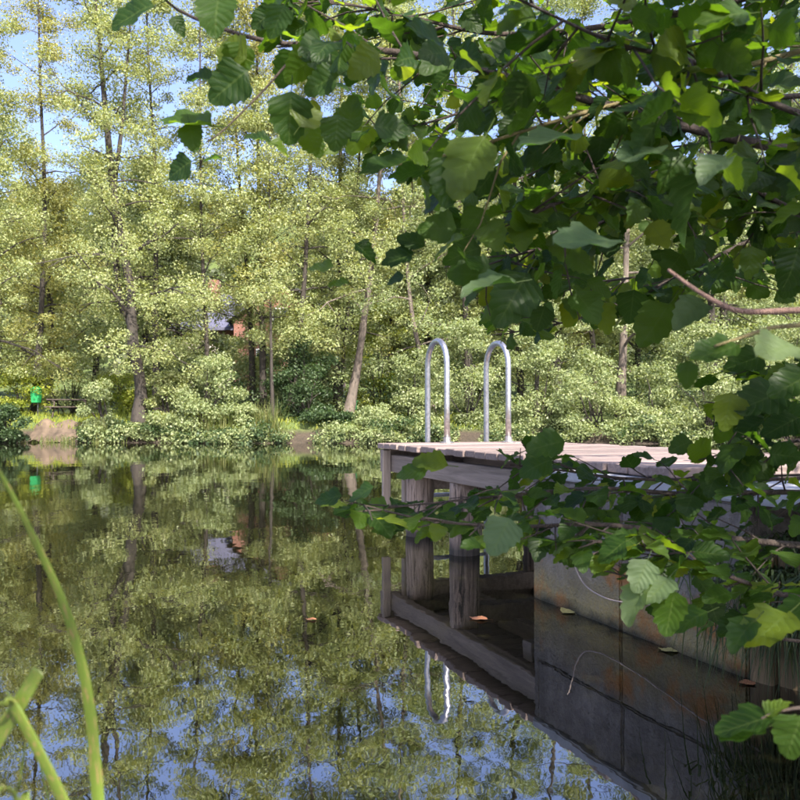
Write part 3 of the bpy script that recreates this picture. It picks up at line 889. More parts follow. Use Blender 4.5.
def log_post(x, y, r, z0, z1, seed):
    rg = np.random.default_rng(seed)
    sides, rings = 22, 26
    vs_, fs_ = [], []
    ph = rg.random() * 10
    lx, ly = rg.normal() * .018, rg.normal() * .018
    kn = [(rg.random() * 6.28, rg.uniform(0.05, z1), rg.uniform(.03, .05)) for _ in range(5)]
    for i in range(rings):
        t = i / (rings - 1); z = z0 + (z1 - z0) * t
        for k in range(sides):
            a = 2 * math.pi * k / sides
            q = Vector((math.cos(a) * 2 + ph, math.sin(a) * 2, z * 0.8))
            rr = r * (1.06 - .1 * t) * (1 + .07 * mnoise.noise(q) + .05 * mnoise.noise(Vector((math.cos(a) * 7 + ph, math.sin(a) * 7, z * 1.3))))
            for ka, kz, ks in kn:
                da = (a - ka + math.pi) % (2 * math.pi) - math.pi
                rr += .014 * math.exp(-((da * r) ** 2 + (z - kz) ** 2) / (ks * ks))
            vs_.append((x + lx * t + rr * math.cos(a), y + ly * t + rr * math.sin(a), z))
    for i in range(rings - 1):
        for k in range(sides):
            k2 = (k + 1) % sides
            fs_.append((i * sides + k, i * sides + k2, (i + 1) * sides + k2, (i + 1) * sides + k))
    fs_.append(tuple((rings - 1) * sides + k for k in range(sides)))
    return MB().add(vs_, fs_).build('post', M['log'], jet, True)
log_post(.140, 6.15, .105, -1.15, .472, 1)
log_post(.437, 5.33, .102, -1.15, .472, 2)
for uu in (.30, 1.18):
    q = J(uu, 1.30, 0); log_post(q.x, q.y, .095, -1.15, .472, 3 + int(uu))
tag(jet, 'weathered wooden jetty on log posts reaching out over the pond', 'jetty')

# ladder
lad = empty('swim_ladder', tuple(J(-.07, .73, 0)))
for v in (.455, 1.0):
    pts = [J(-.07, v, -.75), J(-.07, v, .3), J(-.07, v, 1.0), J(-.07, v, 1.33)]
    rr = .195
    for k in range(1, 12):
        a = math.pi * k / 12
        pts.append(J(-.07 + rr - rr * math.cos(a), v, 1.33 + rr * math.sin(a)))
    pts += [J(-.07 + 2 * rr, v, 1.33), J(-.07 + 2 * rr, v, 1.0), J(-.07 + 2 * rr, v, DZ + .002)]
    ra = MB().tube(pts, .0235, 14).build('rail', M['steel'], lad, True)
    MB().tube([J(-.07 + 2 * rr, v, DZ + .003), J(-.07 + 2 * rr, v, DZ + .013), J(-.07 + 2 * rr, v, DZ + .016)], [.055, .055, .03], 18).build('flange', M['steel'], ra)
    MB().tube([J(-.07 + 2 * rr, v, DZ + .0165), J(-.07 + 2 * rr, v, DZ + .05)], [.03, .03], 14).build('socket', M['steel'], ra)
for z in (.26, -.02, -.3):
    MB().tube([J(-.07, .455, z), J(-.07, 1.0, z)], .017, 10).build('rung', M['steel'], lad, True)
tag(lad, 'galvanised steel swim ladder with two arched handrails on the jetty end', 'ladder')

# ------------------------------------------------------------------ concrete wall under the shore end of the jetty
WC = Vector((.68, 4.02, 0)); WE = Vector((1.20, 2.78, 0))
WD = (WE - WC).normalized(); WN = Vector((-WD.y, WD.x, 0)); WN = WN if WN.x > 0 else -WN    # into the wall
WL = (WE - WC).length
def wbox(name, a, b, n0, n1, z0, z1, mat, parent, bev=.008):
    f = lambda s, n, z: tuple(WC + WD * s + WN * n + Vector((0, 0, z)))
    return MB().box8([f(a, n0, z0), f(b, n0, z0), f(b, n1, z0), f(a, n1, z0), f(a, n0, z1), f(b, n0, z1), f(b, n1, z1), f(a, n1, z1)]).build(name, M[mat], parent, False, bev, 2)
cw = empty('concrete_wall', tuple(WC))
wbox('core', .02, WL - .02, .05, 1.55, -1.3, .60, 'concrete', cw)
cuts = [0, .66, WL]
for i in range(2):
    wbox('lower_panel', cuts[i] + (.004 if i else 0), cuts[i + 1] - .004, 0, .047, -1.2, .300, 'concrete', cw)
    wbox('upper_panel', cuts[i] + (.004 if i else 0), cuts[i + 1] - .004, .006, .047, .308, .600, 'concrete', cw)
wbox('end_face', -.03, .016, .003, 1.5, -1.2, .598, 'concrete', cw)
wbox('cap', -.03, WL + .75, -.012, 1.75, .604, .652, 'cap', cw)
tag(cw, 'stained concrete retaining wall with pale cap under the shore end of the jetty', 'wall')

def wallpt(px, py, off=.012):
    d = Vector(((px - 400) / F, 1, (HOR - py) / F)); o = Vector((0, 0, CAM_H))
    n = WN; t = (WC - n * off - o).dot(n) / d.dot(n)
    return o + d * t
cab = [(566, 528), (571, 548), (575, 568), (584, 584), (598, 594), (615, 600), (645, 603), (680, 606), (715, 611), (742, 616), (760, 620)]
pts = catmull([tuple(wallpt(a, b, .014 + .004 * (i % 3))) for i, (a, b) in enumerate(cab)], 50)
tag(MB().tube([tuple(p) for p in pts], .0032, 8).build('hanging_hose', M['rope'], None, True), 'thin pale hose drooping along the concrete wall', 'hose')

# old timber piling carrying on from the wall
tp = empty('timber_piling', tuple(WE))
RD = Vector((.62, -.78, 0)).normalized(); RN = Vector((.78, .62, 0))
s = .01
k = 0
while s < 1.5:
    w = rnd.uniform(.08, .15); top = rnd.uniform(.30, .52); n0 = rnd.uniform(-.02, .02)
    f = lambda a, n, z: tuple(WE + RD * a + RN * n + Vector((0, 0, z)))
    t2 = top + rnd.uniform(-.05, .05)
    MB().box8([f(s, n0, -1.1), f(s + w, n0, -1.1), f(s + w, n0 + .05, -1.1), f(s, n0 + .05, -1.1), f(s, n0, top), f(s + w, n0, t2), f(s + w, n0 + .05, t2), f(s, n0 + .05, top)]).build('board', M['board'], tp, False, .006)
    s += w + rnd.uniform(.004, .016); k += 1
tag(tp, 'old brown timber piling boards holding the bank beside the concrete wall', 'piling')

# grass hanging over the piling and the wall end
for i, (a, n, z, h, lab) in enumerate([(.10, .06, .40, .32, 'dark grass tuft drooping where the concrete wall meets the timber piling'), (.38, .06, .40, .40, 'dark grass tuft drooping over the middle of the timber piling'),
                                       (.70, .06, .42, .42, 'dark grass tuft at the far end of the timber piling'), (.25, .22, .50, .38, 'dark grass tuft on the bank behind the timber piling'), (.16, -.01, .26, .30, 'low dark grass tuft trailing in the water at the wall end')]):
    q = WE + RD * a + RN * n
    q = q - RN * .07
    reed_clump(0, q.y, 260, h * 1.2, lab, 500 + i, 'darkgrass', z + .03, 1.0, .005, .12, 'grass_tuft', 'grass tufts by the timber piling', q.x, 1.15)

# ------------------------------------------------------------------ near leaves
def leaf_template(seed, wid, bend, fold, curl, tipp):
    rg = np.random.default_rng(seed)
    n = 13
    rows = []
    for i in range(n):
        t = i / (n - 1)
        w = wid * min(1, t / .22) ** .55 * (1 - max(0, (t - .12) / .88) ** (1.5 + 1.6 * tipp)) ** .85 * 1.08 if 0 < i < n - 1 else 0.010
        rows.append((t, w))
    V, UV, Q = [], [], []
    for i, (t, w) in enumerate(rows):
        zc = -bend * t * t + .02 * math.sin(t * 5 + seed)
        tw = curl * (t - .3)
        for sgn in (-1, 0, 1):
            ser = 1 + (.055 if i % 2 else -.05) + rg.normal() * .025
            x = sgn * w * ser
            y = t + (abs(sgn) * .03 * (1 if i % 2 else -1) if 0 < i < n - 1 else 0)
            z = zc + abs(x) * fold + x * tw + abs(sgn) * .042 * math.sin(i * 1.15 + sgn * 2 + seed)
            V.append((x, y, z)); UV.append((t, .5 + .5 * sgn))
    for i in range(n - 1):
        for c in (0, 1):
            a = i * 3 + c
            Q.append((a, a + 1, a + 4, a + 3))
    # stalk
    k = len(V)
    for (y, z) in ((-.30, .03), (.02, 0)):
        for an in (0, 2.09, 4.19):
            V.append((.014 * math.cos(an), y, z + .014 * math.sin(an) - .012)); UV.append((.02, .5))
    for c in range(3):
        Q.append((k + c, k + (c + 1) % 3, k + 3 + (c + 1) % 3, k + 3 + c))
    return np.array(V), np.array(Q), np.array(UV)

TEMPL = [leaf_template(1, .40, .10, .22, .15, .8), leaf_template(2, .44, .22, .12, -.25, .85), leaf_template(3, .37, .05, .34, .3, .75),
         leaf_template(4, .46, .30, .18, .1, .9), leaf_template(5, .40, -.08, .28, -.35, .8), leaf_template(6, .34, .16, .42, .45, .75), leaf_template(7, .42, .38, .10, .2, .8)]
LEAFME = []
for i, (v, q, uv) in enumerate(TEMPL):
    me = np_mesh('leaf', v, q, M['leaf'], np.full(len(q), i / len(TEMPL)), uv[q].reshape(-1, 2))
    me.polygons.foreach_set('use_smooth', [True] * len(me.polygons))
    LEAFME.append(me)
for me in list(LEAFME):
    c = me.copy(); c.materials.clear(); c.materials.append(M['leaf_painted_sheen']); LEAFME.append(c)

LEAVES = []      # (matrix 4x4 numpy, template index, on-screen size)
def put_leaf(base, tip_dir, nrm, size, tmpl=None):
    y = Vector(tip_dir).normalized(); z = Vector(nrm); z = (z - y * z.dot(y))
    if z.length < 1e-4: z = y.orthogonal()
    z.normalize(); x = y.cross(z)
    b = Vector(base) + y * (.28 * size)
    m = np.eye(4)
    m[:3, 0] = np.array(x) * size; m[:3, 1] = np.array(y) * size; m[:3, 2] = np.array(z) * size; m[:3, 3] = np.array(b)
    c = b + y * size * .5
    d = (c - Vector((0, 0, CAM_H)))
    if c.y > .15:
        px, py = proj(c)
        inside = -25 < px < 825 and -25 < py < 825
        area = (size / c.y) ** 2 * (.25 + abs(z.dot(d.normalized())))
    else: inside, area = False, 0
    LEAVES.append((m, rnd.randrange(len(TEMPL)) if tmpl is None else tmpl, area if inside else 0.0, inside))

def inpoly(x, y, poly):
    r = False; j = len(poly) - 1
    for i in range(len(poly)):
        xi, yi = poly[i]; xj, yj = poly[j]
        if (yi > y) != (yj > y) and x < (xj - xi) * (y - yi) / (yj - yi) + xi: r = not r
        j = i
    return r

UPZ = [(225, -120), (262, 20), (290, 100), (325, 150), (405, 175), (425, 225), (430, 262), (475, 300), (488, 348), (560, 332), (610, 318), (640, 330), (680, 300), (735, 285), (790, 300), (1400, 330), (1400, -700), (150, -700)]
LOWZ = [(312, 500), (330, 478), (420, 456), (500, 436), (560, 432), (600, 462), (700, 448), (750, 436), (790, 400), (1400, 330), (1400, 700), (800, 640), (770, 640), (720, 645), (655, 612), (600, 570), (520, 548), (440, 538), (330, 515)]
RIGHTZ = [(690, 395), (730, 350), (770, 320), (1400, 300), (1400, 480), (790, 460), (740, 440), (700, 430)]
def allowed(p, zones):
    if p.y < .3: return True
    x, y = proj(p)
    return any(inpoly(x, y, z) for z in zones)

tree = empty('overhanging_tree', (3.3, 1.1, gz(3.3, 1.1)))
TW = {}
def twig_mesh(pts, r0, r1, mat):
    TW.setdefault(mat, MB())
    n = len(pts)
    TW[mat].tube(pts, [r0 + (r1 - r0) * i / (n - 1) for i in range(n)], 6, 0, True)

def leafy_twig(start, direc, length, zones, size=(.042, .066), r=.0022, mat='twig', spacing=.036):
    d = Vector(direc).normalized()
    pts = [Vector(start)]
    n = max(3, int(length / .05))
    for i in range(n):
        d = (d + Vector((rnd.gauss(0, .13), rnd.gauss(0, .13), rnd.gauss(0, .10) - .05))).normalized()
        pts.append(pts[-1] + d * length / n)
    cut = len(pts)
    for i, p in enumerate(pts):
        if not allowed(p, zones): cut = i; break
    pts = pts[:cut]
    if len(pts) < 2: return
    twig_mesh(pts, r, .0009, mat)
    side = 1
    s = 0.0
    L = sum((pts[i + 1] - pts[i]).length for i in range(len(pts) - 1))
    while s < L + .01:
        # point at arc s
        a = s; i = 0
        while i < len(pts) - 2 and a > (pts[i + 1] - pts[i]).length:
            a -= (pts[i + 1] - pts[i]).length; i += 1
        seg = pts[i + 1] - pts[i]
        p = pts[i] + seg.normalized() * min(a, seg.length)
        t = seg.normalized()
        lat = t.cross(Vector((0, 0, 1)))
        lat = lat.normalized() if lat.length > .1 else Vector((1, 0, 0))
        tip = t * rnd.uniform(.25, .9) + lat * side * rnd.uniform(.5, 1.0) + Vector((0, 0, rnd.uniform(-.75, .25)))
        nr = Vector((rnd.gauss(0, .55), rnd.gauss(-.12, .55), rnd.uniform(.15, 1.0)))
        if zones is LZ: nr = Vector((rnd.gauss(0, .4), rnd.gauss(-.2, .4), 1.0))
        sz = rnd.uniform(*size)
        c = p + tip.normalized() * sz * .8
        if allowed(c, zones): put_leaf(p, tip, nr, sz)
        side = -side; s += spacing * rnd.uniform(.7, 1.3)

def bough(ctrl, r0, r1, zones, twigs, tlen=(.10, .26), size=(.042, .066), mat='twig', n=28, along=True, tmat='twig', leafy_from=0.0, twdir=None):
    """ctrl: column, row, distance; listed from the thick end to the tip"""
    c = catmull([tuple(P(*q)) for q in ctrl], n)
    pts = [Vector(p) for p in c]
    mb = MB().tube(pts, [r0 + (r1 - r0) * i / (n - 1) for i in range(n)], 7, .12)
    mb.build('branch', M[mat], tree, True)
    twigs = int(twigs * (1.55 if zones is UZ else 1.35))
    for k in range(twigs):
        f = leafy_from + (1 - leafy_from) * (k + rnd.random()) / twigs
        i = min(n - 2, int(f * (n - 1)))
        t = (pts[i + 1] - pts[i]).normalized()
        out = Vector((rnd.gauss(0, .7), rnd.gauss(0, .7), rnd.gauss(-.15, .6)))
        d = t * rnd.uniform(.3, 1.0) + out * .8
        leafy_twig(pts[i], d, rnd.uniform(*tlen), zones, size, mat=tmat)
    return pts

UZ, LZ, RZ = [UPZ], [LOWZ], [RIGHTZ, UPZ, LOWZ]
# upper boughs, thick end first (to the right, where the tree stands), out to the tips
bough([(900, 165, 1.55), (760, 142, 1.45), (640, 112, 1.4), (530, 80, 1.35), (420, 52, 1.3), (330, 43, 1.25), (258, 36, 1.2), (180, 8, 1.15), (150, -20, 1.1)], .010, .0012, UZ, 26)
bough([(330, 43, 1.25), (300, 47, 1.22), (262, 88, 1.2), (222, 128, 1.18), (205, 140, 1.17)], .0025, .0008, [[(0, 0), (0, 1), (1, 1)]], 0)
bough([(900, 160, 1.9), (780, 178, 1.8), (700, 192, 1.75), (640, 206, 1.7), (560, 240, 1.65), (470, 270, 1.6)], .009, .0015, UZ, 26)
bough([(900, 20, 1.5), (760, 60, 1.45), (640, 95, 1.4), (560, 118, 1.32), (440, 155, 1.25), (385, 165, 1.22)], .006, .0012, UZ, 18, tmat='twig_green', mat='twig_green')
bough([(920, 220, 2.2), (800, 222, 2.1), (730, 250, 2.05), (650, 290, 2.0), (580, 318, 1.95), (500, 335, 1.9)], .008, .0015, UZ, 26, size=(.042, .064))
bough([(900, -60, 1.9), (760, -10, 1.8), (620, 20, 1.75), (500, 30, 1.7), (400, 10, 1.65), (300, -10, 1.6)], .010, .0015, UZ, 28)
bough([(920, 90, 2.4), (780, 95, 2.3), (660, 120, 2.2), (560, 160, 2.15), (470, 200, 2.1)], .010, .0015, UZ, 26)
bough([(920, 30, 2.8), (780, 40, 2.7), (640, 55, 2.6), (520, 90, 2.5), (430, 120, 2.4), (370, 130, 2.4)], .010, .0015, UZ, 26)
bough([(940, 270, 2.7), (800, 262, 2.6), (700, 270, 2.5), (610, 280, 2.4), (520, 290, 2.4)], .009, .0015, UZ, 24)
bough([(920, 130, 1.2), (800, 110, 1.15), (700, 60, 1.1), (620, 40, 1.05), (520, -5, 1.05)], .006, .0015, UZ, 16)
bough([(920, 250, 1.5), (800, 210, 1.45), (700, 165, 1.4), (600, 190, 1.35), (520, 215, 1.35)], .006, .0015, UZ, 20)
bough([(860, 309, .95), (800, 310, .95), (745, 311, .95), (718, 302, .96), (692, 286, .97), (669, 269, .98)], .0045, .0022, RZ, 0, mat='twig_pink')
bough([(870, 318, .85), (800, 325, .85), (770, 328, .85), (740, 338, .84), (715, 346, .83)], .0032, .0014, RZ, 0, mat='twig_green')
# right-hand sprays behind
bough([(960, 330, 1.9), (860, 360, 1.8), (800, 372, 1.75), (745, 395, 1.7), (712, 410, 1.7)], .006, .0012, [RIGHTZ], 9, size=(.05, .08))
bough([(960, 420, 1.6), (860, 425, 1.55), (800, 440, 1.5), (740, 450, 1.5), (690, 462, 1.5)], .006, .0012, [LOWZ, RIGHTZ], 12)
# lower boughs reaching over the deck and the wall
bough([(980, 560, 1.65), (800, 545, 1.6), (700, 535, 1.55), (600, 524, 1.5), (520, 526, 1.45), (430, 520, 1.4), (345, 500, 1.38)], .008, .0012, LZ, 26, tlen=(.07, .17), size=(.037, .058))
bough([(980, 500, 1.8), (800, 492, 1.75), (690, 494, 1.7), (600, 488, 1.65), (520, 494, 1.6), (440, 502, 1.55), (385, 508, 1.5)], .007, .0012, LZ, 24, tlen=(.07, .17), size=(.038, .06))
bough([(980, 610, 1.5), (800, 596, 1.45), (755, 585, 1.42), (690, 562, 1.4), (640, 548, 1.38), (585, 540, 1.36)], .006, .0012, LZ, 16, tlen=(.07, .17), size=(.04, .062))
bough([(980, 470, 2.1), (800, 478, 2.0), (700, 480, 1.95), (620, 478, 1.9), (560, 470, 1.9), (510, 465, 1.85)], .007, .0012, LZ, 20, tlen=(.08, .18), size=(.042, .064))
bough([(980, 640, 1.8), (800, 640, 1.75), (700, 615, 1.7), (640, 585, 1.65), (600, 560, 1.6)], .005, .0010, LZ, 7, tlen=(.06, .13), size=(.042, .064))

# single leaves that stand clear of the mass: column, row, distance, long axis in pixels, tip direction (degrees, 0 = right, 90 = up), tilt
def hero(px, py, Y, lenpx, ang, tilt=0.0, roll=0.0, tmpl=None, flip=False):
    a = math.radians(ang)
    if py > 418: roll += math.degrees(math.atan((py - 418) / F)) + 8      # leaves below eye level lie flatter
    size = lenpx * Y / F
    tip = Vector((math.cos(a), math.sin(math.radians(tilt)), math.sin(a)))
    nr = Vector((rnd.gauss(0, .2), -math.cos(math.radians(roll)), math.sin(math.radians(roll)) + .05))
    if flip: nr = -nr
    c = P(px, py, Y)
    base = c - tip.normalized() * size * .78
    put_leaf(base, tip, nr, size, tmpl)
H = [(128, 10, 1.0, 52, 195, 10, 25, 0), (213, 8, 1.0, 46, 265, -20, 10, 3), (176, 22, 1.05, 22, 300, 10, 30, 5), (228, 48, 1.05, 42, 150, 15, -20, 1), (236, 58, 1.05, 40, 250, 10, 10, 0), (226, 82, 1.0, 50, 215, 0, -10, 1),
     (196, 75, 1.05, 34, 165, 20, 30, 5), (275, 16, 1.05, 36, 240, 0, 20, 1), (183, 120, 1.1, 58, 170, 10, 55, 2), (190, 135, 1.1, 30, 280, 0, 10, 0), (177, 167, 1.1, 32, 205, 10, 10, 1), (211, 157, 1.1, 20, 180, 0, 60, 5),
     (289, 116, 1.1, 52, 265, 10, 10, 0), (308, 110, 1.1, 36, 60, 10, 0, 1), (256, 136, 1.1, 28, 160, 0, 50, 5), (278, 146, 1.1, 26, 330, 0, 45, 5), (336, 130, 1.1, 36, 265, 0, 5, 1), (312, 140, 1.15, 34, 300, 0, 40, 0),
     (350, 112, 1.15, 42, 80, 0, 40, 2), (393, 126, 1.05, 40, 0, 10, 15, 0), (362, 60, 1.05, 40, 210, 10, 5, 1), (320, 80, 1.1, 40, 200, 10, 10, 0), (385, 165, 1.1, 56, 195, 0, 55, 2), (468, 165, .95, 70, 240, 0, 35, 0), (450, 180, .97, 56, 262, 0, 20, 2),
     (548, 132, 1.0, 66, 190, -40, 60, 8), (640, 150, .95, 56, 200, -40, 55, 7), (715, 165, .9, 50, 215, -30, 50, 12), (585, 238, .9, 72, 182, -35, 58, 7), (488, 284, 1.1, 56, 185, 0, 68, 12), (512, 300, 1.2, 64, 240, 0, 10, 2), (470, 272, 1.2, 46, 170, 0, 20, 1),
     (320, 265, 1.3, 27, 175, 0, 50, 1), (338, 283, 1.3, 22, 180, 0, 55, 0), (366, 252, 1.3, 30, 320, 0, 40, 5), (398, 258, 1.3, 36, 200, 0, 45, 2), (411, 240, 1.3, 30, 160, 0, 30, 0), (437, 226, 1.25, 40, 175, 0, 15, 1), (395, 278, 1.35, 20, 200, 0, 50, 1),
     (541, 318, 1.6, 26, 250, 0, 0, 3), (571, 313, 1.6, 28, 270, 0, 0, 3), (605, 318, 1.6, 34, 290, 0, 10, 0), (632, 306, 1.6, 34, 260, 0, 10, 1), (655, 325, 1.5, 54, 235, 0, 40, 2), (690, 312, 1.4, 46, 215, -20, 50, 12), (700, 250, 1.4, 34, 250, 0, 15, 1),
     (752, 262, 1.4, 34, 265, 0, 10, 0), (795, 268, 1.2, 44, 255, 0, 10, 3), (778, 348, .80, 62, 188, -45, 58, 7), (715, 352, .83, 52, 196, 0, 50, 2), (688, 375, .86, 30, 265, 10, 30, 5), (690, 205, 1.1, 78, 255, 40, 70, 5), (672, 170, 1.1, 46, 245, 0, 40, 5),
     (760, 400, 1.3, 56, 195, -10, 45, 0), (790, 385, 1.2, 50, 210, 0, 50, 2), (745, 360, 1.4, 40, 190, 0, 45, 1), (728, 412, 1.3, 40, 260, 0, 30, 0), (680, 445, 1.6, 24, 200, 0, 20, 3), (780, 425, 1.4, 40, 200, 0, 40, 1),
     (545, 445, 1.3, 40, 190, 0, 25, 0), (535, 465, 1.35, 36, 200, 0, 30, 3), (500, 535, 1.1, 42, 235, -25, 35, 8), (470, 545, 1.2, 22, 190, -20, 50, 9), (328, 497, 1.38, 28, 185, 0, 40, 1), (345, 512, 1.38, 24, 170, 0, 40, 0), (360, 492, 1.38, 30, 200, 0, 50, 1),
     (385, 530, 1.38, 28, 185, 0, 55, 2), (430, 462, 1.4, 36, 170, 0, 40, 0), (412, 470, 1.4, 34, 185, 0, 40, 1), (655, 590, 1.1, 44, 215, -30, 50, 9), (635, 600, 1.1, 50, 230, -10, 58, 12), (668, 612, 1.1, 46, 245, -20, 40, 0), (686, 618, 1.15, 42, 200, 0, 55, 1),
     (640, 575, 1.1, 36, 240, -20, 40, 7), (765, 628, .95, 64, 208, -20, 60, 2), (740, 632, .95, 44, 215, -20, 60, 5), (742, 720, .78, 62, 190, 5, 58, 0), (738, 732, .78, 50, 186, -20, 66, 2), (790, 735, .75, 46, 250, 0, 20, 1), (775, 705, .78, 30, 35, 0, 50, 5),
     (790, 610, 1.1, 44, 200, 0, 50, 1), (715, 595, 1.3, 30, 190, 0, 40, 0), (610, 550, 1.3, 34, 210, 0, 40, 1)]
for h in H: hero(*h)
bough([(880, 690, .80), (815, 703, .79), (790, 706, .785), (772, 710, .78), (758, 716, .78)], .0022, .001, [LOWZ], 0)

# trunk outside the picture, carrying the boughs
SIDE = [[(845, -9000), (90000, -9000), (90000, 9000), (845, 9000)], UPZ, LOWZ]
tr = catmull([(3.3, 1.1, gz(3.3, 1.1) - .2, .13), (3.2, 1.05, 1.2, .11), (3.05, .9, 2.3, .09), (2.7, .6, 3.4, .06), (2.2, .2, 4.3, .03)], 22)
mb = MB().tube([tuple(a[:3]) for a in tr], [a[3] for a in tr], 10, .2)
for z0, tgt in ((.75, P(980, 560, 1.65)), (.7, P(980, 610, 1.5)), (.85, P(980, 500, 1.8)), (1.0, P(980, 470, 2.1)), (.6, P(980, 640, 1.8)), (1.1, P(940, 270, 2.7)), (1.5, P(900, 165, 1.55)), (1.5, P(900, 160, 1.9)), (1.4, P(920, 220, 2.2)), (1.7, P(900, 20, 1.5)),
                (1.9, P(900, -60, 1.9)), (1.8, P(920, 90, 2.4)), (2.0, P(920, 30, 2.8)), (1.5, P(920, 130, 1.2)), (1.3, P(920, 250, 1.5)), (1.15, P(860, 309, .95)), (1.1, P(870, 318, .85)), (1.1, P(960, 330, 1.9)), (1.0, P(960, 420, 1.6)), (.6, P(880, 690, .8))):
    j = int(np.argmin(abs(tr[:, 2] - z0))); b = Vector(tr[j][:3])
    md = (b + tgt) / 2 + Vector((rnd.gauss(0, .05), rnd.gauss(0, .08), .07 + rnd.gauss(0, .05)))
    q1 = b.lerp(md, .5) + Vector((rnd.gauss(0, .03), rnd.gauss(0, .04), rnd.gauss(0, .04)))
    cc = [Vector(p) for p in catmull([tuple(b), tuple(q1), tuple(md), tuple(tgt)], 18)]
    r_end = .0045 if tgt.y < 1 else .0085
    mb.tube([tuple(p) for p in cc], [.014 + (r_end - .014) * i / 17 for i in range(18)], 7, .12, False)
    for k in range(9):
        i = rnd.randrange(3, 17)
        leafy_twig(cc[i], (cc[i] - cc[i - 1]).normalized() * .7 + Vector((rnd.gauss(0, .7), rnd.gauss(0, .7), rnd.gauss(-.1, .5))), rnd.uniform(.12, .28), SIDE)
# unseen crown above and behind the camera, placed and thickened to shade the near leaves
for i in range(62):
    j = rnd.randrange(9, 22); b = Vector(tr[j][:3])
    tgt = Vector((rnd.uniform(.25, 3.0), rnd.uniform(-2.4, .9), rnd.uniform(1.9, 4.3)))
    md = (b + tgt) / 2 + Vector((0, 0, .15))
    mb.tube([tuple(b), tuple(md), tuple(tgt)], [.016, .010, .004], 6, 0, False)
    for k in range(5):
        f = rnd.uniform(.45, 1.0)
        q = md.lerp(tgt, (f - .45) / .55)
        leafy_twig(q, (rnd.gauss(0, 1), rnd.gauss(0, 1), rnd.gauss(0, .4)), rnd.uniform(.2, .45), UZ, (.06, .095))
mb.build('trunk', M['bark'], tree, True)
for k, mb in TW.items():
    o = mb.build('twigs', M[k], tree, True); o['kind'] = 'stuff'

order = sorted(range(len(LEAVES)), key=lambda i: -LEAVES[i][2])
big = [i for i in order if LEAVES[i][3]][:300]
bs_ = set(big)
base_inv = parent_matrix(tree).inverted()
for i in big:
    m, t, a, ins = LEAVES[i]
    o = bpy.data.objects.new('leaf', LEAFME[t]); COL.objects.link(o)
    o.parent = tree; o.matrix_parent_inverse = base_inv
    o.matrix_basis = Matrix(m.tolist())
V, Q, U, RV, off = [], [], [], [], 0
for i in range(len(LEAVES)):
    if i in bs_: continue
    m, t, a, ins = LEAVES[i]
    v, q, uv = TEMPL[t % 7]
    V.append(v @ m[:3, :3].T + m[:3, 3]); Q.append(q + off); U.append(uv[q].reshape(-1, 2)); RV.append(np.full(len(q), rnd.random())); off += len(v)
fo = link('foliage', np_mesh('foliage', np.concatenate(V), np.concatenate(Q), M['leaf'], np.concatenate(RV), np.concatenate(U)), tree)
fo.data.polygons.foreach_set('use_smooth', [True] * len(fo.data.polygons))
fo['kind'] = 'stuff'
tag(tree, 'broad leaved alder with shaded branches hanging over the jetty and water', 'tree')
print('near leaves', len(LEAVES), 'inside', sum(1 for l in LEAVES if l[3]))

# ------------------------------------------------------------------ reed blades in front
reeds = empty('reed_plant', (-.3, .56, 0))
tag(reeds, 'green reed with long arching and snapped blades at the near water edge', 'reed')
def blade(ctrl, label, wmax, fold=-.45, taper_tip=True):
    """ctrl: column, row, distance, from root to tip"""
    c = catmull([tuple(P(*q)) for q in ctrl], 26)
    V, Q, U = [], [], []
    n = len(c)
    for i in range(n):
        t = i / (n - 1)
        tg = Vector(c[min(i + 1, n - 1)] - c[max(i - 1, 0)]).normalized()
        sd = tg.cross(Vector((.25, 1, .2))).normalized(); up = sd.cross(tg)
        w = wmax * (1 - (.93 if taper_tip else .25) * t ** 1.6) * .5
        for k in (-1, 0, 1):
            V.append(tuple(Vector(c[i]) + sd * w * k + up * (w * fold * abs(k)))); U.append((t, .5 + .5 * k))
    for i in range(n - 1):
        for k in (0, 1):
            a = i * 3 + k; Q.append((a, a + 1, a + 4, a + 3))
    V = np.array(V); Q = np.array(Q); U = np.array(U)
    o = link('blade', np_mesh('blade', V, Q, M['blade'], np.zeros(len(Q)), U[Q].reshape(-1, 2)), reeds)
    o.data.polygons.foreach_set('use_smooth', [True] * len(o.data.polygons))
    md = o.modifiers.new('thickness', 'SOLIDIFY'); md.thickness = .0006
    tag(o, label)
    return o
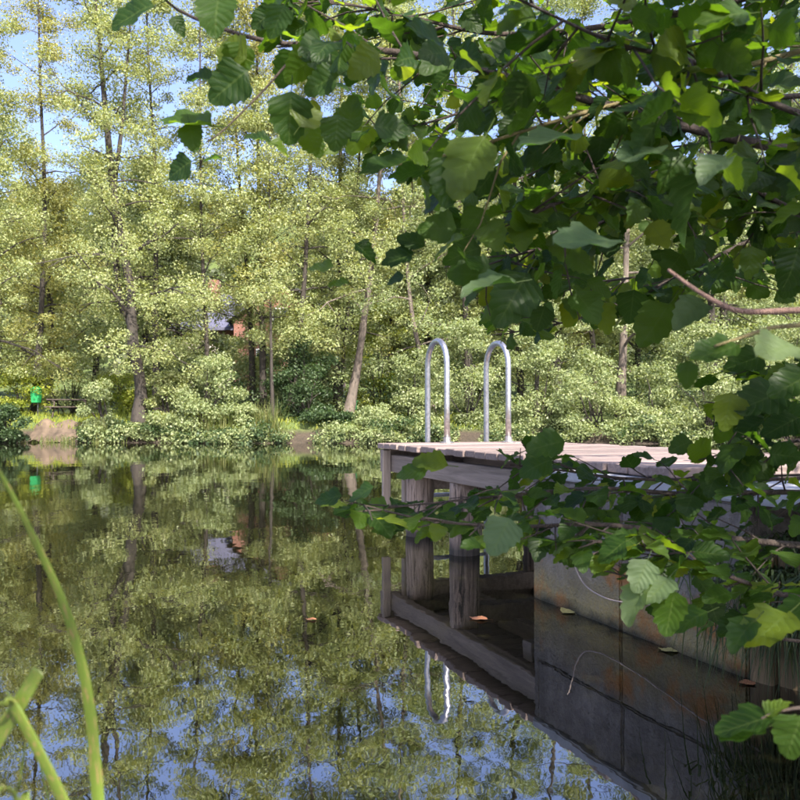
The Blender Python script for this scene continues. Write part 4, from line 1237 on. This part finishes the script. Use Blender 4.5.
blade([(112, 1500, .62), (111, 900, .62), (103, 790, .62), (92, 690, .61), (70, 610, .60), (38, 540, .59), (5, 478, .58), (-30, 425, .57)], 'long arching green reed blade with brown flecks', .0128)
blade([(205, 1120, .55), (98, 860, .55), (62, 780, .55), (38, 735, .55), (21, 705, .55), (12, 692, .56)], 'dull green reed blade snapped and bent over at the top', .0105, taper_tip=False)
blade([(-150, 1150, .6), (-36, 820, .58), (0, 740, .57), (22, 705, .56), (36, 680, .56), (43, 668, .56)], 'broad cut reed blade crossing behind the snapped one', .0125, taper_tip=False)
blade([(10, 1500, .66), (18, 860, .66), (24, 780, .66), (30, 735, .66), (31, 700, .66)], 'thin upright reed blade behind the crossing pair', .0035)
blade([(40, 1500, .52), (34, 850, .52), (26, 805, .52), (14, 783, .51), (-4, 790, .5), (-30, 812, .5)], 'short reed blade curling over towards the water', .0065)
blade([(20, 703, .555), (14, 697, .55), (6, 700, .545), (-6, 702, .54), (-30, 715, .54)], 'folded over tip of a pale reed blade', .006)
blade([(75, 1500, .8), (66, 880, .8), (56, 810, .8), (46, 770, .8), (40, 745, .8)], 'faint thin reed blade low over the water', .003)

# ------------------------------------------------------------------ floating leaves
def floating(px, py, size, label, mat, ang):
    w = W(px, py)
    v, q, uv = TEMPL[rnd.randrange(len(TEMPL))]
    m = Matrix.Rotation(ang, 4, 'Z')
    vv = np.array([tuple(m @ Vector((a[0] * size, a[1] * size, abs(a[2]) * size * .35))) for a in v])
    o = link('floating_leaf', np_mesh('floating_leaf', vv, q, M[mat], np.zeros(len(q)), uv[q].reshape(-1, 2)))
    o.location = (w.x, w.y, .004)
    tag(o, label, 'leaf', 'fallen leaves floating on the pond')
floating(487, 619, .085, 'orange fallen leaf floating in the dark under the jetty', 'fallen', 1.2)
floating(317, 619, .05, 'brown fallen leaf afloat on open water in front of the jetty corner', 'fallen', 1.5)
floating(572, 613, .08, 'brown leaf floating at the corner of the concrete wall', 'fallen_y', .5)
floating(676, 651, .075, 'yellow leaf floating against the middle of the concrete wall', 'fallen_y', 1.0)
floating(752, 681, .06, 'brown leaf floating at the foot of the timber piling', 'fallen', 1.8)
